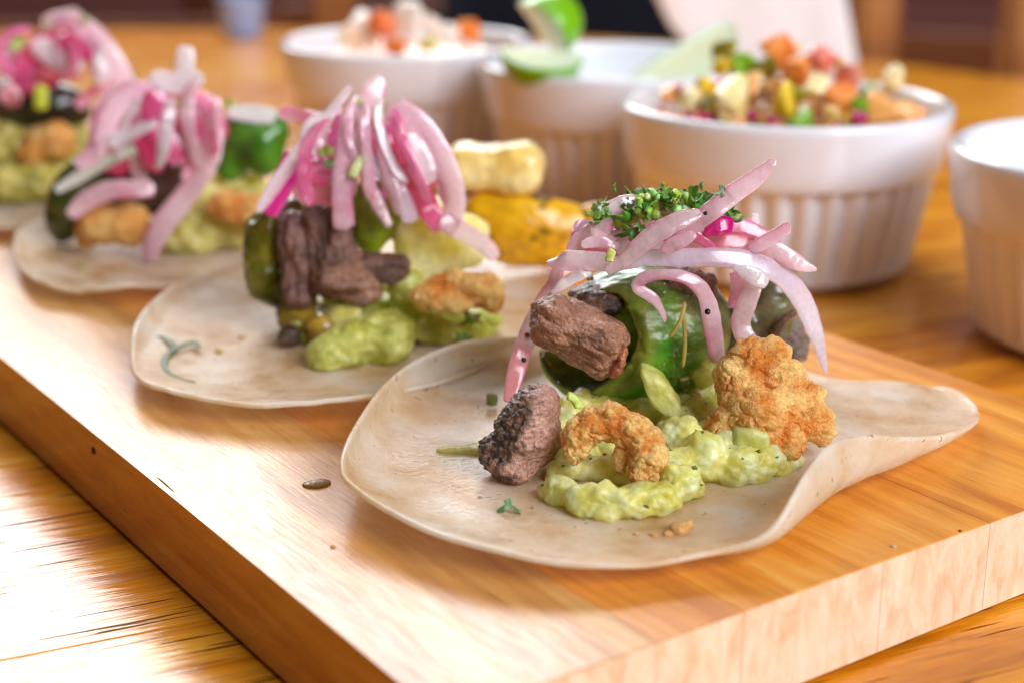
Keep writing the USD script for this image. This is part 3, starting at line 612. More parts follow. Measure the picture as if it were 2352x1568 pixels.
w4 = w4[keep[w4].all(1)]; sf = np.vstack([w4[:, [0, 1, 2]], w4[:, [0, 2, 3]]])
tt = mixc(lin((96, 100, 44)), lin((216, 200, 140)), np.clip((wr - .0004) / .0010, 0, 1))
us, inv = np.unique(sf, return_inverse=True); pep.part('loose_skin', (sv[us], inv.reshape(-1, 3)), MATS['blistered_skin'], tint=tt[us])
for pts in ([(1536, 770, .3215), (1560, 735, .3205), (1572, 690, .322)], [(1566, 840, .3225), (1572, 780, .3215), (1568, 720, .3215)], [(1560, 868, .324), (1600, 850, .327), (1622, 820, .329)]):
    P = np.array([on(*p) for p in pts]); P[:, 1] -= 0.0012
    V, f, *_ = sweep(P, [.0009] * 3, [TOCAM] * 3, .0007, n=20, m=8); pep.part('skin_fold', (V, f), MATS['pepper_flesh'], tint=np.broadcast_to(lin((206, 186, 96)), V.shape))

def meat_piece(name, parts, k, h, label, seed, grain=None, crust=0.5, dark=(58, 34, 26), mid=(118, 72, 50), light=(168, 116, 88), cat='meat', group=None, amp=1.0, crustdir=None, amp_c=0.0):
    def dp(v):
        g = v if grain is None else v @ grain
        d = 0.0022 * fb(g * np.array([.5, 1, 1]), 230, 3, seed + 9) + 0.0014 * fb(g * np.array([.3, 1, 1]), 520, 3, seed) + 0.0009 * (0.45 - worley(g * np.array([.35, 1, 1]), 0.0021, seed)) - 0.0004 * np.clip(.06 - np.abs(fb(g * np.array([.25, 1, 1]), 260, 2, seed + 4)), 0, 1) / .06 + 0.0004 * fb(g, 1700, 2, seed + 2)
        return d * amp
    v, f = blob(parts, k, h, dp); n = normals(v, f)
    t = np.clip(.5 + 2.0 * fb(v, 210, 3, seed + 3), 0, 1); tint = mixc(lin(mid), lin(light), t)
    c = np.clip((fb(v, 260, 3, seed + 4) + crust - .5 + (0 if crustdir is None else 0.55 * (n @ np.asarray(crustdir, float)))) * 4, 0, 1)
    if amp_c:
        v = v + n * (c * amp_c * (0.5 - worley(v, 0.0013, seed + 7)))[:, None]
    tint = mixc(tint, mixc(lin(dark), lin((110, 70, 38)), np.clip(.4 + 2 * fb(v, 900, 2, seed), 0, 1)), c)
    return solo(name, (v, f), MATS['meat'], label, cat, group, tint=tint)
# meat pushed out of the pepper's mouth
R_ = rot([0, 1, 0], 24) @ rot([0, 0, 1], -22)
Pm = on(1332, 768, Y0 - .0165); sm = sc(Pm)
meat_piece('meat_chunk', [rbox(Pm, (104 * sm, .0065, 58 * sm), R_, .0035), ell(on(1270, 735, Y0 - .018), (48 * sm, .006, 52 * sm)), ell(on(1385, 820, Y0 - .0165), (48 * sm, .006, 44 * sm))], .003, .00036, 'coarse brown meat chunk sticking out of the mouth of the front pepper', 51, grain=R_, crust=.38, mid=(138, 86, 58), light=(190, 136, 104), amp=1.0)
meat_piece('meat_chunk', [ell(on(1424, 826, Y0 - .0215), (14 * sm, .003, 38 * sm), rot([0, 1, 0], 18)), ell(on(1405, 850, Y0 - .020), (12 * sm, .003, 18 * sm))], .002, .0003, 'small glossy reddish scrap of fat at the end of the meat in the pepper', 53, crust=.3, dark=(60, 20, 12), mid=(150, 70, 40), light=(196, 120, 84), amp=.6)
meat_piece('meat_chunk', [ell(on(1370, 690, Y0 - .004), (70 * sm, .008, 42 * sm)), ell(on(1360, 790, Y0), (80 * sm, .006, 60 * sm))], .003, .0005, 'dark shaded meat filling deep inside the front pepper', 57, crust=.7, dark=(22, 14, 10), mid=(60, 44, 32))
meat_piece('meat_chunk', [E(1600, 655, Y0 - .0045, 52, 30, 46), E(1560, 640, Y0 - .004, 40, 22, 40)], .003, .0005, 'brown meat glimpsed between the longest onion strip and the pepper skin', 59, crust=.5, dark=(50, 28, 20), mid=(110, 62, 48), light=(150, 96, 80))
# meat in front of the left
Pm = on(1200, 995, .2965); sm = sc(Pm); R_ = rot([0, 1, 0], -62)
meat_piece('meat_chunk', [ell(Pm, (100 * sm, .0075, 66 * sm), R_), ell(on(1238, 925, .299), (52 * sm, .006, 44 * sm)), ell(on(1235, 1000, .2975), (58 * sm, .0065, 70 * sm)), ell(on(1165, 1050, .2955), (58 * sm, .006, 40 * sm)), ell(on(1126, 1028, .296), (26 * sm, .004, 26 * sm)), ell(on(1190, 1080, .2925), (34 * sm, .004, 24 * sm))], .002, .00034,
           'browned meat chunk with a crusty dark left side, alone on the front tortilla', 61, crust=.46, crustdir=(-.85, -.2, .25), amp_c=.0012, dark=(52, 36, 20), mid=(150, 98, 78), light=(206, 158, 136), amp=.65)
# greyish roasted pieces behind
meat_piece('meat_chunk', [E(1790, 770, .352, 60, 62, 60), E(1745, 700, .350, 50, 60, 50), E(1830, 800, .354, 30, 40, 30)], .003, .0005, 'dark meat behind the puffed crackling at the back of the front taco', 67, crust=.5, dark=(50, 40, 30), mid=(104, 92, 78), light=(138, 120, 112))
v, f = blob([E(1772, 705, .3445, 46, 70, 40), E(1760, 750, .345, 52, 60, 36), E(1690, 770, .340, 34, 80, 40)], .004, .0005, pw_)
solo('pepper_piece', (v, f), MATS['pepper_flesh'], 'olive grey roasted pepper flap behind the hanging onion strips of the front taco', 'pepper', tint=mixc(lin((58, 56, 30)), lin((112, 104, 70)), np.clip(.5 + 2 * fb(v, 200, 3, 1), 0, 1)))
V, f, *_ = sweep([on(1833, 715, .338), on(1805, 730, .338), on(1780, 765, .339), on(1772, 790, .340)], [.0016, .0018, .0024, .0016], [TOCAM] * 4, .0012, n=24, m=8)
solo('charred_thread', (V, f), MATS['meat'], 'thin charred brown thread pointing out at the right of the front taco', 'charred thread', tint=mixc(lin((44, 28, 20)), lin((130, 80, 40)), np.clip(fb(V, 300) + .5, 0, 1)))

# pork crackling
def crackle(parts, k, h, label, seed, cells=0.0036, group='puffed pork cracklings on the tacos', deep=0.0011):
    def dp(v): return deep * 1.5 * (0.55 - worley(v, cells, seed)) + 0.0008 * fb(v, 260, 3, seed + 1) - 0.0007 * np.clip(.05 - np.abs(fb(v, 330, 3, seed + 6)), 0, 1) / .05 + 0.0004 * (0.5 - worley(v, cells * .36, seed + 2)) + 0.00035 * fb(v, 1900, 2, seed + 4)
    v, f = blob(parts, k, h, dp)
    w1 = worley(v, cells, seed); t = np.clip(1.15 - 1.2 * w1 + 2.0 * fb(v, 190, 3, seed + 2) + .8 * fb(v, 900, 2, seed), 0, 1)
    tint = mixc(lin((224, 132, 42)), lin((253, 202, 122)), t); d = np.clip((fb(v, 150, 3, seed + 3) - .10) * 6, 0, 1); tint = mixc(tint, np.broadcast_to(lin((206, 116, 40)), tint.shape), d * .3)
    return solo('pork_crackling', (v, f), MATS['crackling'], label, 'crackling', group, tint=tint)
arc = [(1318, 1036, .288), (1330, 1000, .2895), (1360, 975, .2905), (1405, 968, .2905), (1450, 985, .289), (1480, 1015, .287), (1490, 1050, .285), (1468, 1088, .2835)]
rr = [30, 36, 40, 42, 42, 42, 42, 32]; pp = [on(*a) for a in arc]
crackle([cap(pp[i], pp[i + 1], rr[i] * sc(pp[i]), rr[i + 1] * sc(pp[i + 1])) for i in range(7)] + [E(1425, 1055, .287, 16, 40, 16)], .0012, .00034, 'small curled golden crackling sunk in the guacamole of the front taco', 71, cells=.003, deep=.0008)
crackle([E(1728, 826, .312, 58, 52, 56), E(1790, 872, .311, 58, 54, 56), E(1842, 922, .309, 52, 50, 54), E(1770, 812, .312, 44, 34, 44), E(1868, 958, .307, 46, 40, 46), E(1740, 950, .302, 70, 60, 50), E(1690, 866, .3105, 50, 46, 50), E(1762, 868, .311, 58, 50, 56), E(1712, 930, .307, 66, 60, 60), E(1790, 935, .308, 78, 66, 66), E(1690, 985, .3045, 70, 56, 60), E(1770, 1000, .304, 86, 56, 66), E(1850, 965, .306, 62, 52, 56), E(1880, 985, .306, 36, 36, 36), E(1690, 1048, .301, 36, 32, 36), E(1800, 1020, .302, 60, 36, 50)], .0007, .00038,
        'large lumpy golden puffed crackling leaning at the right of the front taco', 77, cells=.0046, deep=.0014)
rng = np.random.default_rng(5)
def crumb(x, y, r, label, col=((214, 140, 66), (240, 190, 120)), z=TZ):
    P = at(x, y, z); R = r * sc(P); m = trimesh.creation.icosphere(3, 1.0); v = np.array(m.vertices); v *= (1 + .7 * fb(v, 1.3, 3, int(x)))[:, None]; v = v * R * [1, 1, .7] + P + [0, 0, R * .35]
    solo('crackling_crumb', (v, m.faces), MATS['crackling'], label, 'crumb', 'crumbs of crackling', tint=mixc(lin(col[0]), lin(col[1]), np.clip(.5 + 2 * fb(v, 700), 0, 1)))
crumb(1560, 1222, 24, 'largest orange crackling crumb on the front tortilla below the guacamole'); crumb(1578, 1210, 16, 'orange crumb touching the back of the largest crumb on the front tortilla'); crumb(1535, 1230, 13, 'second largest orange crumb, just before the largest on the front tortilla')
crumb(1502, 1232, 11, 'small orange crumb in the middle of the crumb line on the front tortilla'); crumb(1462, 1230, 8, 'pale tiny crumb at the left end of the crumb line on the front tortilla'); crumb(1396, 1262, 7, 'flat pale crumb near the front rim of the front tortilla')
crumb(1500, 1100, 15, 'rough crumb broken off under the small curled crackling', z=TZ + .004); crumb(1598, 912, 12, 'orange crumb on the guacamole beside the large crackling', z=TZ + .006)
crumb(765, 1256, 6, 'orange crumb lying alone on the left of the cutting board', z=BOARD_Z); crumb(2052, 1255, 6, 'cream crumb on the board edge above the pale end grain', col=((232, 190, 140), (244, 214, 170)), z=BOARD_Z); crumb(2205, 1219, 4, 'dark speck on the board edge above the pale end grain', col=((60, 36, 20), (70, 40, 24)), z=BOARD_Z)

# onion strips, named for what one sees of them
O = lambda pts, w, col, label, **k: onion(c1, pts, w, col, label, g1, **k)
O([(780, 660, .3215), (880, 630, .321), (1000, 612, .3205), (1150, 612, .3205), (1400, 612, .3205), (1600, 640, .322), (1760, 720, .324), (1860, 840, .326), (1925, 980, .327), (1965, 1110, .328), (2003, 1280, .329)], [70, 84, 92, 96, 104, 112, 118, 112, 96, 66, 14], ONI['l'], 'longest lavender strip arching across the pepper and hanging down at the right')
O([(1085, 985, .3175), (1050, 890, .3165), (985, 825, .316), (925, 775, .316), (960, 730, .316), (1070, 705, .3155), (1200, 725, .3155), (1290, 790, .316), (1340, 900, .3165), (1365, 1040, .3175), (1400, 1210, .3195)], [22, 44, 60, 64, 62, 62, 72, 82, 90, 96, 88], 'p', 'hook shaped strip looping down over the glossy skin of the front pepper')
O([(1610, 690, .323), (1580, 790, .3205), (1540, 900, .3195), (1520, 1000, .3195), (1555, 1075, .3185), (1640, 1100, .316)], [80, 96, 104, 106, 96, 60], 'k', 'pink strip hanging straight down onto the large crackling')
O([(1490, 690, .325), (1490, 800, .3245), (1475, 860, .325), (1465, 900, .326)], [70, 66, 50, 34], 'r', 'deep pink strip in shadow behind the strip hanging onto the large crackling')
O([(1470, 670, .319), (1540, 695, .3185), (1610, 725, .3185), (1670, 765, .319)], [24, 70, 96, 60], 'w', 'short whitish flap under the right part of the longest strip')
O([(430, 625, .325), (520, 632, .3225), (640, 630, .3215), (760, 640, .321), (860, 650, .3195)], [70, 104, 112, 96, 40], 'k', 'broad pale pink strip at the left end of the onion heap')
O([(740, 685, .3165), (830, 640, .3165), (920, 565, .3165), (1040, 470, .317), (1160, 400, .318), (1290, 350, .320)], [52, 80, 92, 104, 100, 60], 'k', 'diagonal pink strip lying uppermost across the front of the onion heap')
O([(1100, 560, .320), (1180, 490, .3195), (1270, 410, .3195), (1360, 330, .3195), (1480, 245, .320), (1600, 160, .3205), (1680, 85, .321), (1716, 48, .3215)], [50, 72, 92, 112, 106, 92, 62, 16], 'p', 'strip pointing up to the right with a tapering tip before the salsa ramekin')
O([(720, 520, .325), (715, 440, .325), (770, 350, .3255), (850, 300, .326), (940, 290, .327), (1060, 318, .327), (1180, 340, .326), (1290, 360, .325)], [60, 96, 96, 76, 66, 70, 64, 40], ONI['k'], 'pale translucent strip arching over the chopped herbs', dish=.2)
O([(1180, 545, .326), (1290, 525, .325), (1420, 520, .325), (1540, 520, .326), (1650, 560, .327)], [50, 84, 100, 104, 80], 'c', 'coral red strip in the shade of the middle of the front heap')
O([(1260, 480, .3235), (1330, 450, .3225), (1400, 430, .3225), (1465, 440, .324)], [20, 80, 104, 90], 'm', 'magenta purple stub of onion skin in the middle of the front heap', th=.0014)
O([(1440, 420, .330), (1540, 440, .330), (1640, 490, .330), (1740, 560, .331)], [60, 90, 90, 60], 'r', 'rose strip at the back of the front heap above the right ends')
O([(1560, 560, .3235), (1640, 530, .323), (1720, 480, .323), (1800, 440, .323)], [50, 78, 74, 62], 'p', 'short round ended strip pointing up at the right of the front heap')
O([(1600, 560, .325), (1720, 580, .3245), (1820, 630, .3245), (1890, 665, .325), (1952, 686, .3255)], [70, 96, 90, 60, 14], 'k', 'pointed strip sticking out at the far right of the front heap')
O([(480, 650, .330), (440, 760, .329), (370, 900, .327), (310, 1040, .3245), (260, 1180, .321), (215, 1330, .317), (190, 1440, .314)], [60, 76, 90, 96, 96, 80, 50], ('c', 'r')[0], 'red translucent strip hanging down the left side to the front tortilla')
O([(440, 815, .321), (510, 760, .320), (590, 715, .320), (670, 695, .321)], [14, 56, 64, 30], 'w', 'whitish wedge tip pointing left above the meat in the pepper')
O([(540, 590, .333), (590, 530, .333), (650, 460, .332), (720, 400, .331)], [60, 90, 80, 50], 'p', 'strip rising behind the left end of the front heap')
O([(800, 560, .330), (920, 540, .328), (1040, 545, .327), (1150, 560, .327)], [80, 110, 110, 80], 'k', 'pale strip mostly hidden under the diagonal strip of the front heap')
O([(1080, 590, .3175), (1120, 545, .3172), (1200, 505, .317), (1250, 470, .3175)], [50, 76, 70, 40], 'p', 'stubby strip end poking out under the strip that points up')
O([(1595, 440, .334), (1598, 400, .334), (1600, 365, .334)], [44, 40, 30], 'w', 'tiny white strip end standing up behind the front heap')
O([(560, 470, .336), (800, 500, .338), (1100, 470, .338), (1400, 520, .338), (1600, 620, .338)], [160, 200, 220, 220, 160], 'p', 'wide strip at the core of the front heap, seen between the others', th=.004)

for i in range(9):
    x, y = 700 + 100 * i + rng.uniform(-30, 30), 520 + rng.uniform(-50, 50); a = rng.uniform(-.6, .6); L = rng.uniform(90, 170); d0 = rng.uniform(.3215, .3275)
    onion(c1, [(x - L * math.cos(a), y - L * math.sin(a), d0 + .001), (x, y - 25, d0), (x + L * math.cos(a), y + L * math.sin(a) + 10, d0 + .001)], [36, 62, 30], ('p', 'r', 'k', 'h')[i % 4], f'thin onion strip, {ORD[i]} from the left inside the tangle of the front heap', g1, seed=i, tw=.4, n=30)

# herbs
def leaf(P, size, yaw, tilt, seed, lobes=5):
    rng = np.random.default_rng(seed); a = np.linspace(0, 2 * np.pi, 40, endpoint=False)
    r = 0.62 + 0.24 * np.cos(lobes * a + rng.uniform(0, 6)) + 0.12 * np.cos((2 * lobes + 1) * a + rng.uniform(0, 6)); pts = np.stack([r * np.cos(a) * 1.35, r * np.sin(a) * .8], -1) * size * .5
    ring = []
    for k in (1.0, .66, .33): ring.append(np.c_[pts * k, np.zeros(40)])
    V = np.vstack(ring + [np.zeros((1, 3))]); rad = np.linalg.norm(V[:, :2], axis=1)
    c = rng.uniform(.5, 1.1); V[:, 2] = c * (V[:, 0] ** 2 * rng.uniform(-1, 1.3) + V[:, 1] ** 2 * 1.6) / size + 0.12 * size * np.sin(V[:, 0] / size * 6 + seed)
    f = []
    for k in range(2):
        for i in range(40): j = (i + 1) % 40; f += [(k * 40 + i, k * 40 + j, (k + 1) * 40 + j), (k * 40 + i, (k + 1) * 40 + j, (k + 1) * 40 + i)]
    for i in range(40): f.append((80 + i, 80 + (i + 1) % 40, 120))
    f = np.array(f); n = normals(V, f); th = .00022; W = np.vstack([V + n * th / 2, V - n * th / 2]); m = len(V)
    e = [(i, m + i, m + (i + 1) % 40) for i in range(40)] + [(i, m + (i + 1) % 40, (i + 1) % 40) for i in range(40)]
    ff = np.vstack([f, f[:, ::-1] + m, e]); W = W @ (rot([0, 0, 1], yaw) @ rot([1, 0, 0], tilt)).T + P
    return W, ff
def herb_leaf(x, y, d, size, yaw, tilt, seed, label, col=(78, 126, 34), col2=(130, 172, 64), group='herb leaves', z=None):
    P = at(x, y, z) if z is not None else on(x, y, d)
    v, f = leaf(P, size * sc(P), yaw, tilt, seed)
    solo('herb_leaf', (v, f), MATS['herb'], label, 'herb', group, tint=mixc(lin(col), lin(col2), np.clip(.5 + 2 * fb(v, 500, 2, seed), 0, 1)))
H = herb_leaf; DK, DK2 = (54, 92, 26), (100, 144, 50)
H(1372, 488, .325, 56, 20, 60, 1, 'curled green herb leaf at the left edge of the chopped herbs on the front taco'); H(1450, 535, .321, 62, 10, 70, 2, 'dark herb leaf hanging under the pale arched strip on the front taco', DK, DK2)
H(1480, 490, .323, 70, 80, 65, 3, 'folded dark herb leaf inside the pale arch on the front taco', DK, DK2); H(1475, 520, .321, 52, 60, 40, 4, 'twisted herb leaf low inside the pale arch on the front taco', DK, DK2)
H(1590, 452, .329, 84, -15, 60, 5, 'largest dark herb leaf on top of the front taco', DK, DK2); H(1618, 462, .326, 70, 30, 75, 6, 'herb leaf lying against the strip that points up', DK, DK2)
H(1660, 440, .321, 44, 50, 50, 7, 'grey green herb leaf resting on the strip that points up', (90, 120, 80), (140, 160, 120)); H(1520, 430, .331, 36, 85, 85, 8, 'upright herb leaf tip at the summit of the chopped herbs'); H(1608, 428, .331, 34, 80, 88, 9, 'second upright herb leaf tip, right of the summit leaf')
H(1680, 492, .328, 44, 10, 40, 10, 'pale herb leaf at the right end of the chopped herbs', (110, 140, 60), (160, 180, 100)); H(1430, 475, .326, 46, 120, 60, 11, 'bright herb leaf behind the left foot of the pale arch'); H(1412, 432, .330, 30, 95, 80, 12, 'thin curled herb tip standing at the left above the herbs')
bits = []; tb = []
rng = np.random.default_rng(9)
for i in range(170):
    x = rng.normal(1515, 78); x = np.clip(x, 1385, 1685); u = (x - 1520) / 165
    y = 455 + 46 * abs(u) ** 1.5 + rng.uniform(-16, 40); d = .3285 + rng.uniform(-.0045, .006)
    P = on(x, y, d)
    if rng.random() < .5:
        L, r = rng.uniform(.0014, .0034), rng.uniform(.0006, .0012); dv = rng.normal(0, 1, 3); dv /= np.linalg.norm(dv)
        V, f, *_ = sweep([P - dv * L / 2, P + rng.normal(0, .0002, 3), P + dv * L / 2], [2 * r] * 3, [np.cross(dv, [.3, .2, 1])] * 3, 1.7 * r, n=8, m=8, dish=0, ends=(.3, .3)); c = lin(rng.uniform([150, 180, 60], [220, 228, 150]))
    else: V, f = leaf(P, rng.uniform(.003, .0062), rng.uniform(0, 360), rng.uniform(20, 90), i); c = lin(rng.uniform([70, 118, 26], [130, 176, 64]))
    tb.append(np.broadcast_to(c, V.shape)); bits.append((V, f))
def join(bs):
    V = np.vstack([b[0] for b in bs]); o = np.cumsum([0] + [len(b[0]) for b in bs[:-1]]); return V, np.vstack([b[1] + k for b, k in zip(bs, o)])
solo('chopped_herbs', join(bits), MATS['herb'], 'heap of finely chopped green herbs crowning the front taco', 'herbs', kind='stuff', tint=np.vstack(tb))
def herb_stem(x, y, d, L, ang, r, col, label, z=None, curve=0.2):
    P = at(x, y, z) if z is not None else on(x, y, d); s = sc(P); a = math.radians(ang); dv = np.array([math.cos(a), 0.15, math.sin(a)]); L *= s; r *= s
    V, f, *_ = sweep([P - dv * L / 2, P + np.array([0, -.2, curve * L * .4]), P + dv * L / 2] if False else [P - dv * L / 2, P + np.array([0, 0, curve * L]), P + dv * L / 2], [2 * r] * 3, [TOCAM] * 3, 1.6 * r, n=16, m=10, dish=0, ends=(.3, .3))
    solo('chopped_herb', (V, f), MATS['herb'], label, 'herb', 'chopped herb stems', tint=mixc(lin(col), lin(np.clip(np.array(col) + 40, 0, 255)), np.clip(.5 + 2 * fb(V, 700), 0, 1)))
herb_stem(1404, 588, .3155, 30, 70, 10, (196, 206, 110), 'pale green stem slice stuck on the left foot of the diagonal strip'); herb_stem(1316, 922, .3085, 44, -50, 10, (180, 200, 90), 'pale green stem slice beside the lone meat chunk')
H(1170, 1166, 0, 58, 15, 12, 21, 'small bluish green herb leaf lying on the front tortilla left of the guacamole', (70, 120, 76), (110, 150, 100), z=TZ + .001); herb_stem(1130, 916, 0, 30, 90, 13, (84, 96, 30), 'small olive stem bit on the back of the front tortilla', z=TZ + .002, curve=.05)
v, f = blob([ell(at(1055, 1032, TZ + .0002), (.0042, .0018, .0007)), ell(at(1100, 1030, TZ + .0003), (.003, .0026, .0009)), ell(at(1020, 1035, TZ + .0001), (.0018, .0009, .0005))], .001, .0003, lambda v: .0008 * fb(v, 500))
solo('guacamole_smear', (v, f), MATS['guacamole'], 'thin yellow green guacamole smear left of the lone meat chunk', 'guacamole', tint=mixc(lin((170, 160, 60)), lin((206, 196, 110)), np.clip(.5 + 2 * fb(v, 300), 0, 1)))
for x, y, d, r, lb in ((1203, 1186 - 360, .3205, 6, 'black peppercorn fragment on the red hanging strip of the front taco'), (1298 + 322, 490, .3175, 5, 'black speck on the strip that points up'), (1625, 716, .3145, 7, 'black fleck on the right limb of the hook shaped strip'), (1210, 770, .3245, 6, 'upper dark fleck on the red hanging strip of the front taco')):
    m = trimesh.creation.icosphere(2, 1.0); v = np.array(m.vertices); v = v * (1 + .5 * fb(v, 1.5, 2, int(x)))[:, None]; P = on(x, y, d); solo('pepper_fleck', (v * r * sc(P) + P, m.faces), MATS['seed_black'], lb, 'pepper fleck', 'black pepper flecks')

v, f = blob([ell(at(722, 1112, BOARD_Z + .0002), (.0026, .0018, .0007)), ell(at(742, 1108, BOARD_Z + .0002), (.0018, .0013, .0006))], .001, .0003, lambda v: .0004 * fb(v, 500))
solo('sauce_drop', (v, f), MATS['guacamole'], 'brown sauce drop dried on the bare left half of the cutting board', 'sauce drop', tint=np.broadcast_to(lin((150, 106, 50)), v.shape))
# ------------------------------------------------------------------ second taco
g2, g3, g4 = 'pickled onion strips on the second taco', 'pickled onion strips on the third taco', 'pickled onion strips on the last taco'
def flesh(name, parts, k, h, c0, c1_, label, seed, cat='pepper', mat='pepper_flesh', amp=.0009, cells=0, group=None):
    def dp(v): return amp * fb(v, 200, 3, seed) * 2 + (0.0008 * (.55 - worley(v, cells, seed)) if cells else 0)
    v, f = blob(parts, k, h, dp)
    return solo(name, (v, f), MATS[mat], label, cat, group, tint=mixc(lin(c0), lin(c1_), np.clip(.5 + 2 * fb(v, 150, 3, seed + 1), 0, 1)))
Y2 = .398
def tangle(cv, group, label, n, x0, x1, y0, y1, xe0, xe1, ye0, ye1, Y, w, seed):
    rng = np.random.default_rng(seed)
    for i in range(n):
        u = (i + rng.random()) / n; a, e = (x0 + (x1 - x0) * u, rng.uniform(y0, y1)), (xe0 + (xe1 - xe0) * u, rng.uniform(ye0, ye1)); o = (u - .5) * 160 + rng.normal(0, 60)
        d = Y - rng.uniform(.006, .016); onion(cv, [(a[0], a[1], d + .004), (a[0] * .6 + e[0] * .4 + o, a[1] * .6 + e[1] * .4 - 20, d), (a[0] * .15 + e[0] * .85 + o * .5, a[1] * .15 + e[1] * .85, d - .002), (e[0], e[1], d - .002)], np.array([.6, 1, 1, .5]) * w * rng.uniform(.7, 1.2), ('p', 'k', 'r', 'h', 'w')[int(rng.integers(5))], label % ORD[i], group, seed=seed + i, tw=.45, n=28)
flesh('pepper_half', [E(612, 590, Y2 - .002, 48, 118, 60, R=rot([0, 1, 0], 8)), E(660, 530, Y2 + .004, 60, 80, 60), E(636, 650, Y2, 50, 60, 50), E(590, 540, Y2, 30, 50, 40)], .002, .0007, (58, 60, 8), (128, 126, 20), 'dark olive roasted pepper half at the left of the second taco', 101, amp=.0018)
flesh('pepper_half', [E(850, 500, Y2 - .004, 52, 92, 46), E(900, 470, Y2, 44, 74, 44)], .004, .0007, (96, 116, 8), (152, 170, 24), 'glossy lime green pepper piece at the middle of the second taco', 103)
flesh('pepper_strips', [E(700, 735, .388, 60, 46, 60), E(680, 700, .391, 40, 40, 50), E(740, 760, .380, 40, 36, 40)], .003, .0006, (96, 80, 10), (190, 150, 50), 'ragged olive yellow pepper strips under the meat of the second taco', 123, cells=.004)
for i, (a, b, c, d, lb) in enumerate(((672, 500, 690, 680, 'leftmost dark seared meat strip of the second taco'), (728, 480, 745, 600, 'upright purple brown meat strip of the second taco, second from the left'), (775, 490, 770, 590, 'shiny upright meat strip below the rounded pink onion end on the second taco'))):
    A, B = on(a, b, Y2 - .008), on(c, d, Y2 - .010); s = sc(A)
    rm = np.random.default_rng(300 + i); C = (A + B) / 2; VG = np.array([[0, 0, 1.], [0, 1, 0], [1, 0, 0]])
    meat_piece('meat_chunk', [ell(C, (38 * s, .0058, np.linalg.norm(B - A) * .62), rot([0, 1, 0], (-8, 6, -5)[i]) @ rot([0, 0, 1], (25, -15, 20)[i])), ell(B + [.0006, -.001, .001], (44 * s, .0056, 36 * s), rot([0, 1, 0], (30, -25, 20)[i])), ell(C + [.0012 * (1 - i), .002, .003], (46 * s, .006, 54 * s), rot([0, 1, 0], (-30, 25, 30)[i]))], .0026, .0006, lb, 110 + i, grain=VG, crust=.55, dark=(36, 20, 16), mid=(92, 54, 42), light=(150, 104, 92), amp=1.25)
meat_piece('meat_chunk', [ell(on(775, 640, Y2 - .0135), (.0072, .006, .0058), rot([0, 1, 0], -20)), ell(on(820, 650, Y2 - .013), (.0070, .006, .0050), rot([0, 1, 0], 25)), rbox(on(795, 625, Y2 - .012), (.006, .005, .004), rot([0, 1, 0], -15), .002)], .003, .0006, 'broad brown meat lump at the centre of the second taco', 115, crust=.4, dark=(48, 28, 20), mid=(116, 72, 50), light=(166, 118, 92), amp=1.3)
meat_piece('meat_chunk', [rbox(on(880, 618, Y2 - .012), (.0062, .004, .0036), rot([0, 1, 0], 6), .0012)], .002, .0005, 'short square ended meat stick pointing right on the second taco', 117, crust=.5, dark=(50, 34, 34), mid=(92, 58, 46), light=(128, 88, 76))
meat_piece('meat_chunk', [E(978, 785, G(800) + .006, 36, 24, 30)], .002, .0006, 'small dark meat bit at the near right of the second guacamole', 119, crust=.5, mid=(100, 60, 50), light=(140, 90, 80))
meat_piece('meat_chunk', [E(664, 772, G(795), 26, 24, 24)], .002, .0006, 'charred black bit at the near left of the second taco', 121, crust=.9, dark=(24, 14, 14), mid=(50, 30, 26), light=(80, 50, 40))
ga = [(740, 820, 36), (790, 800, 50), (850, 780, 52), (900, 770, 52), (830, 730, 48), (880, 720, 46), (950, 740, 48), (1000, 760, 40), (920, 690, 46), (1040, 740, 40), (1080, 760, 34), (1105, 745, 34), (700, 760, 34), (720, 720, 40), (900, 800, 44), (960, 690, 40)]
parts = [ER(x, y, r * 1.1, sink=.55) for x, y, r in ga] + [E(800, 690, .388, 60, 34, 60), E(940, 660, .388, 50, 50, 50)]
gv, gf = blob(parts, .003, .0007, lambda v: 1.2 * lump(v), floor=TZ - .0003)
gt = Thing('guacamole', 'chunky yellow green guacamole on the second taco', 'guacamole', at(880, 780, TZ))
gt.part('mash', (gv, gf), MATS['guacamole'], tint=mixc(lin((156, 158, 36)), lin((214, 214, 122)), np.clip(.45 + 2.4 * fb(gv, 170, 3, 6), 0, 1)))
for pts, d, th, sd in (([(895, 575), (950, 522), (1010, 530), (1070, 560), (1125, 590), (1115, 650), (1040, 665), (960, 690), (910, 670)], .381, .012, 5), ([(880, 690), (930, 660), (990, 690), (1000, 740), (950, 760), (900, 740)], .376, .01, 6), ([(715, 830), (760, 780), (830, 770), (835, 850), (760, 862)], .362, .009, 7)):
    v, f = chunk(pts, d, th, sd); gt.part('avocado_chunk', (v, f), MATS['guacamole'], tint=mixc(lin((222, 206, 96)), lin((250, 240, 180)), np.clip(.5 + 2 * fb(v, 150, 2, sd), 0, 1)))
crackle([E(985, 680, .374, 46, 30, 40), E(1040, 655, .377, 60, 34, 44), E(1105, 665, .376, 54, 44, 44), E(1130, 690, .374, 30, 30, 30), E(1040, 700, .372, 50, 18, 30)], .0012, .0006, 'orange puffed crackling at the right of the second taco', 130, cells=.005)
O2 = lambda pts, w, col, label, **k: onion(c4, [(x, y, Y2 + d * 1e-3) for x, y, d in pts], w, col, label, g2, n=40, **k)
O2([(560, 600, -11), (470, 760, -13), (370, 935, -15)], [130, 130, 120], 'm', 'magenta skinned strip slanting down the left of the second heap', th=.0014)
O2([(860, 205, -4), (720, 385, -9), (560, 595, -13.5), (430, 770, -15.5), (325, 930, -17.5)], [30, 62, 76, 72, 40], 'w', 'white edged strip running along the magenta skin on the second taco')
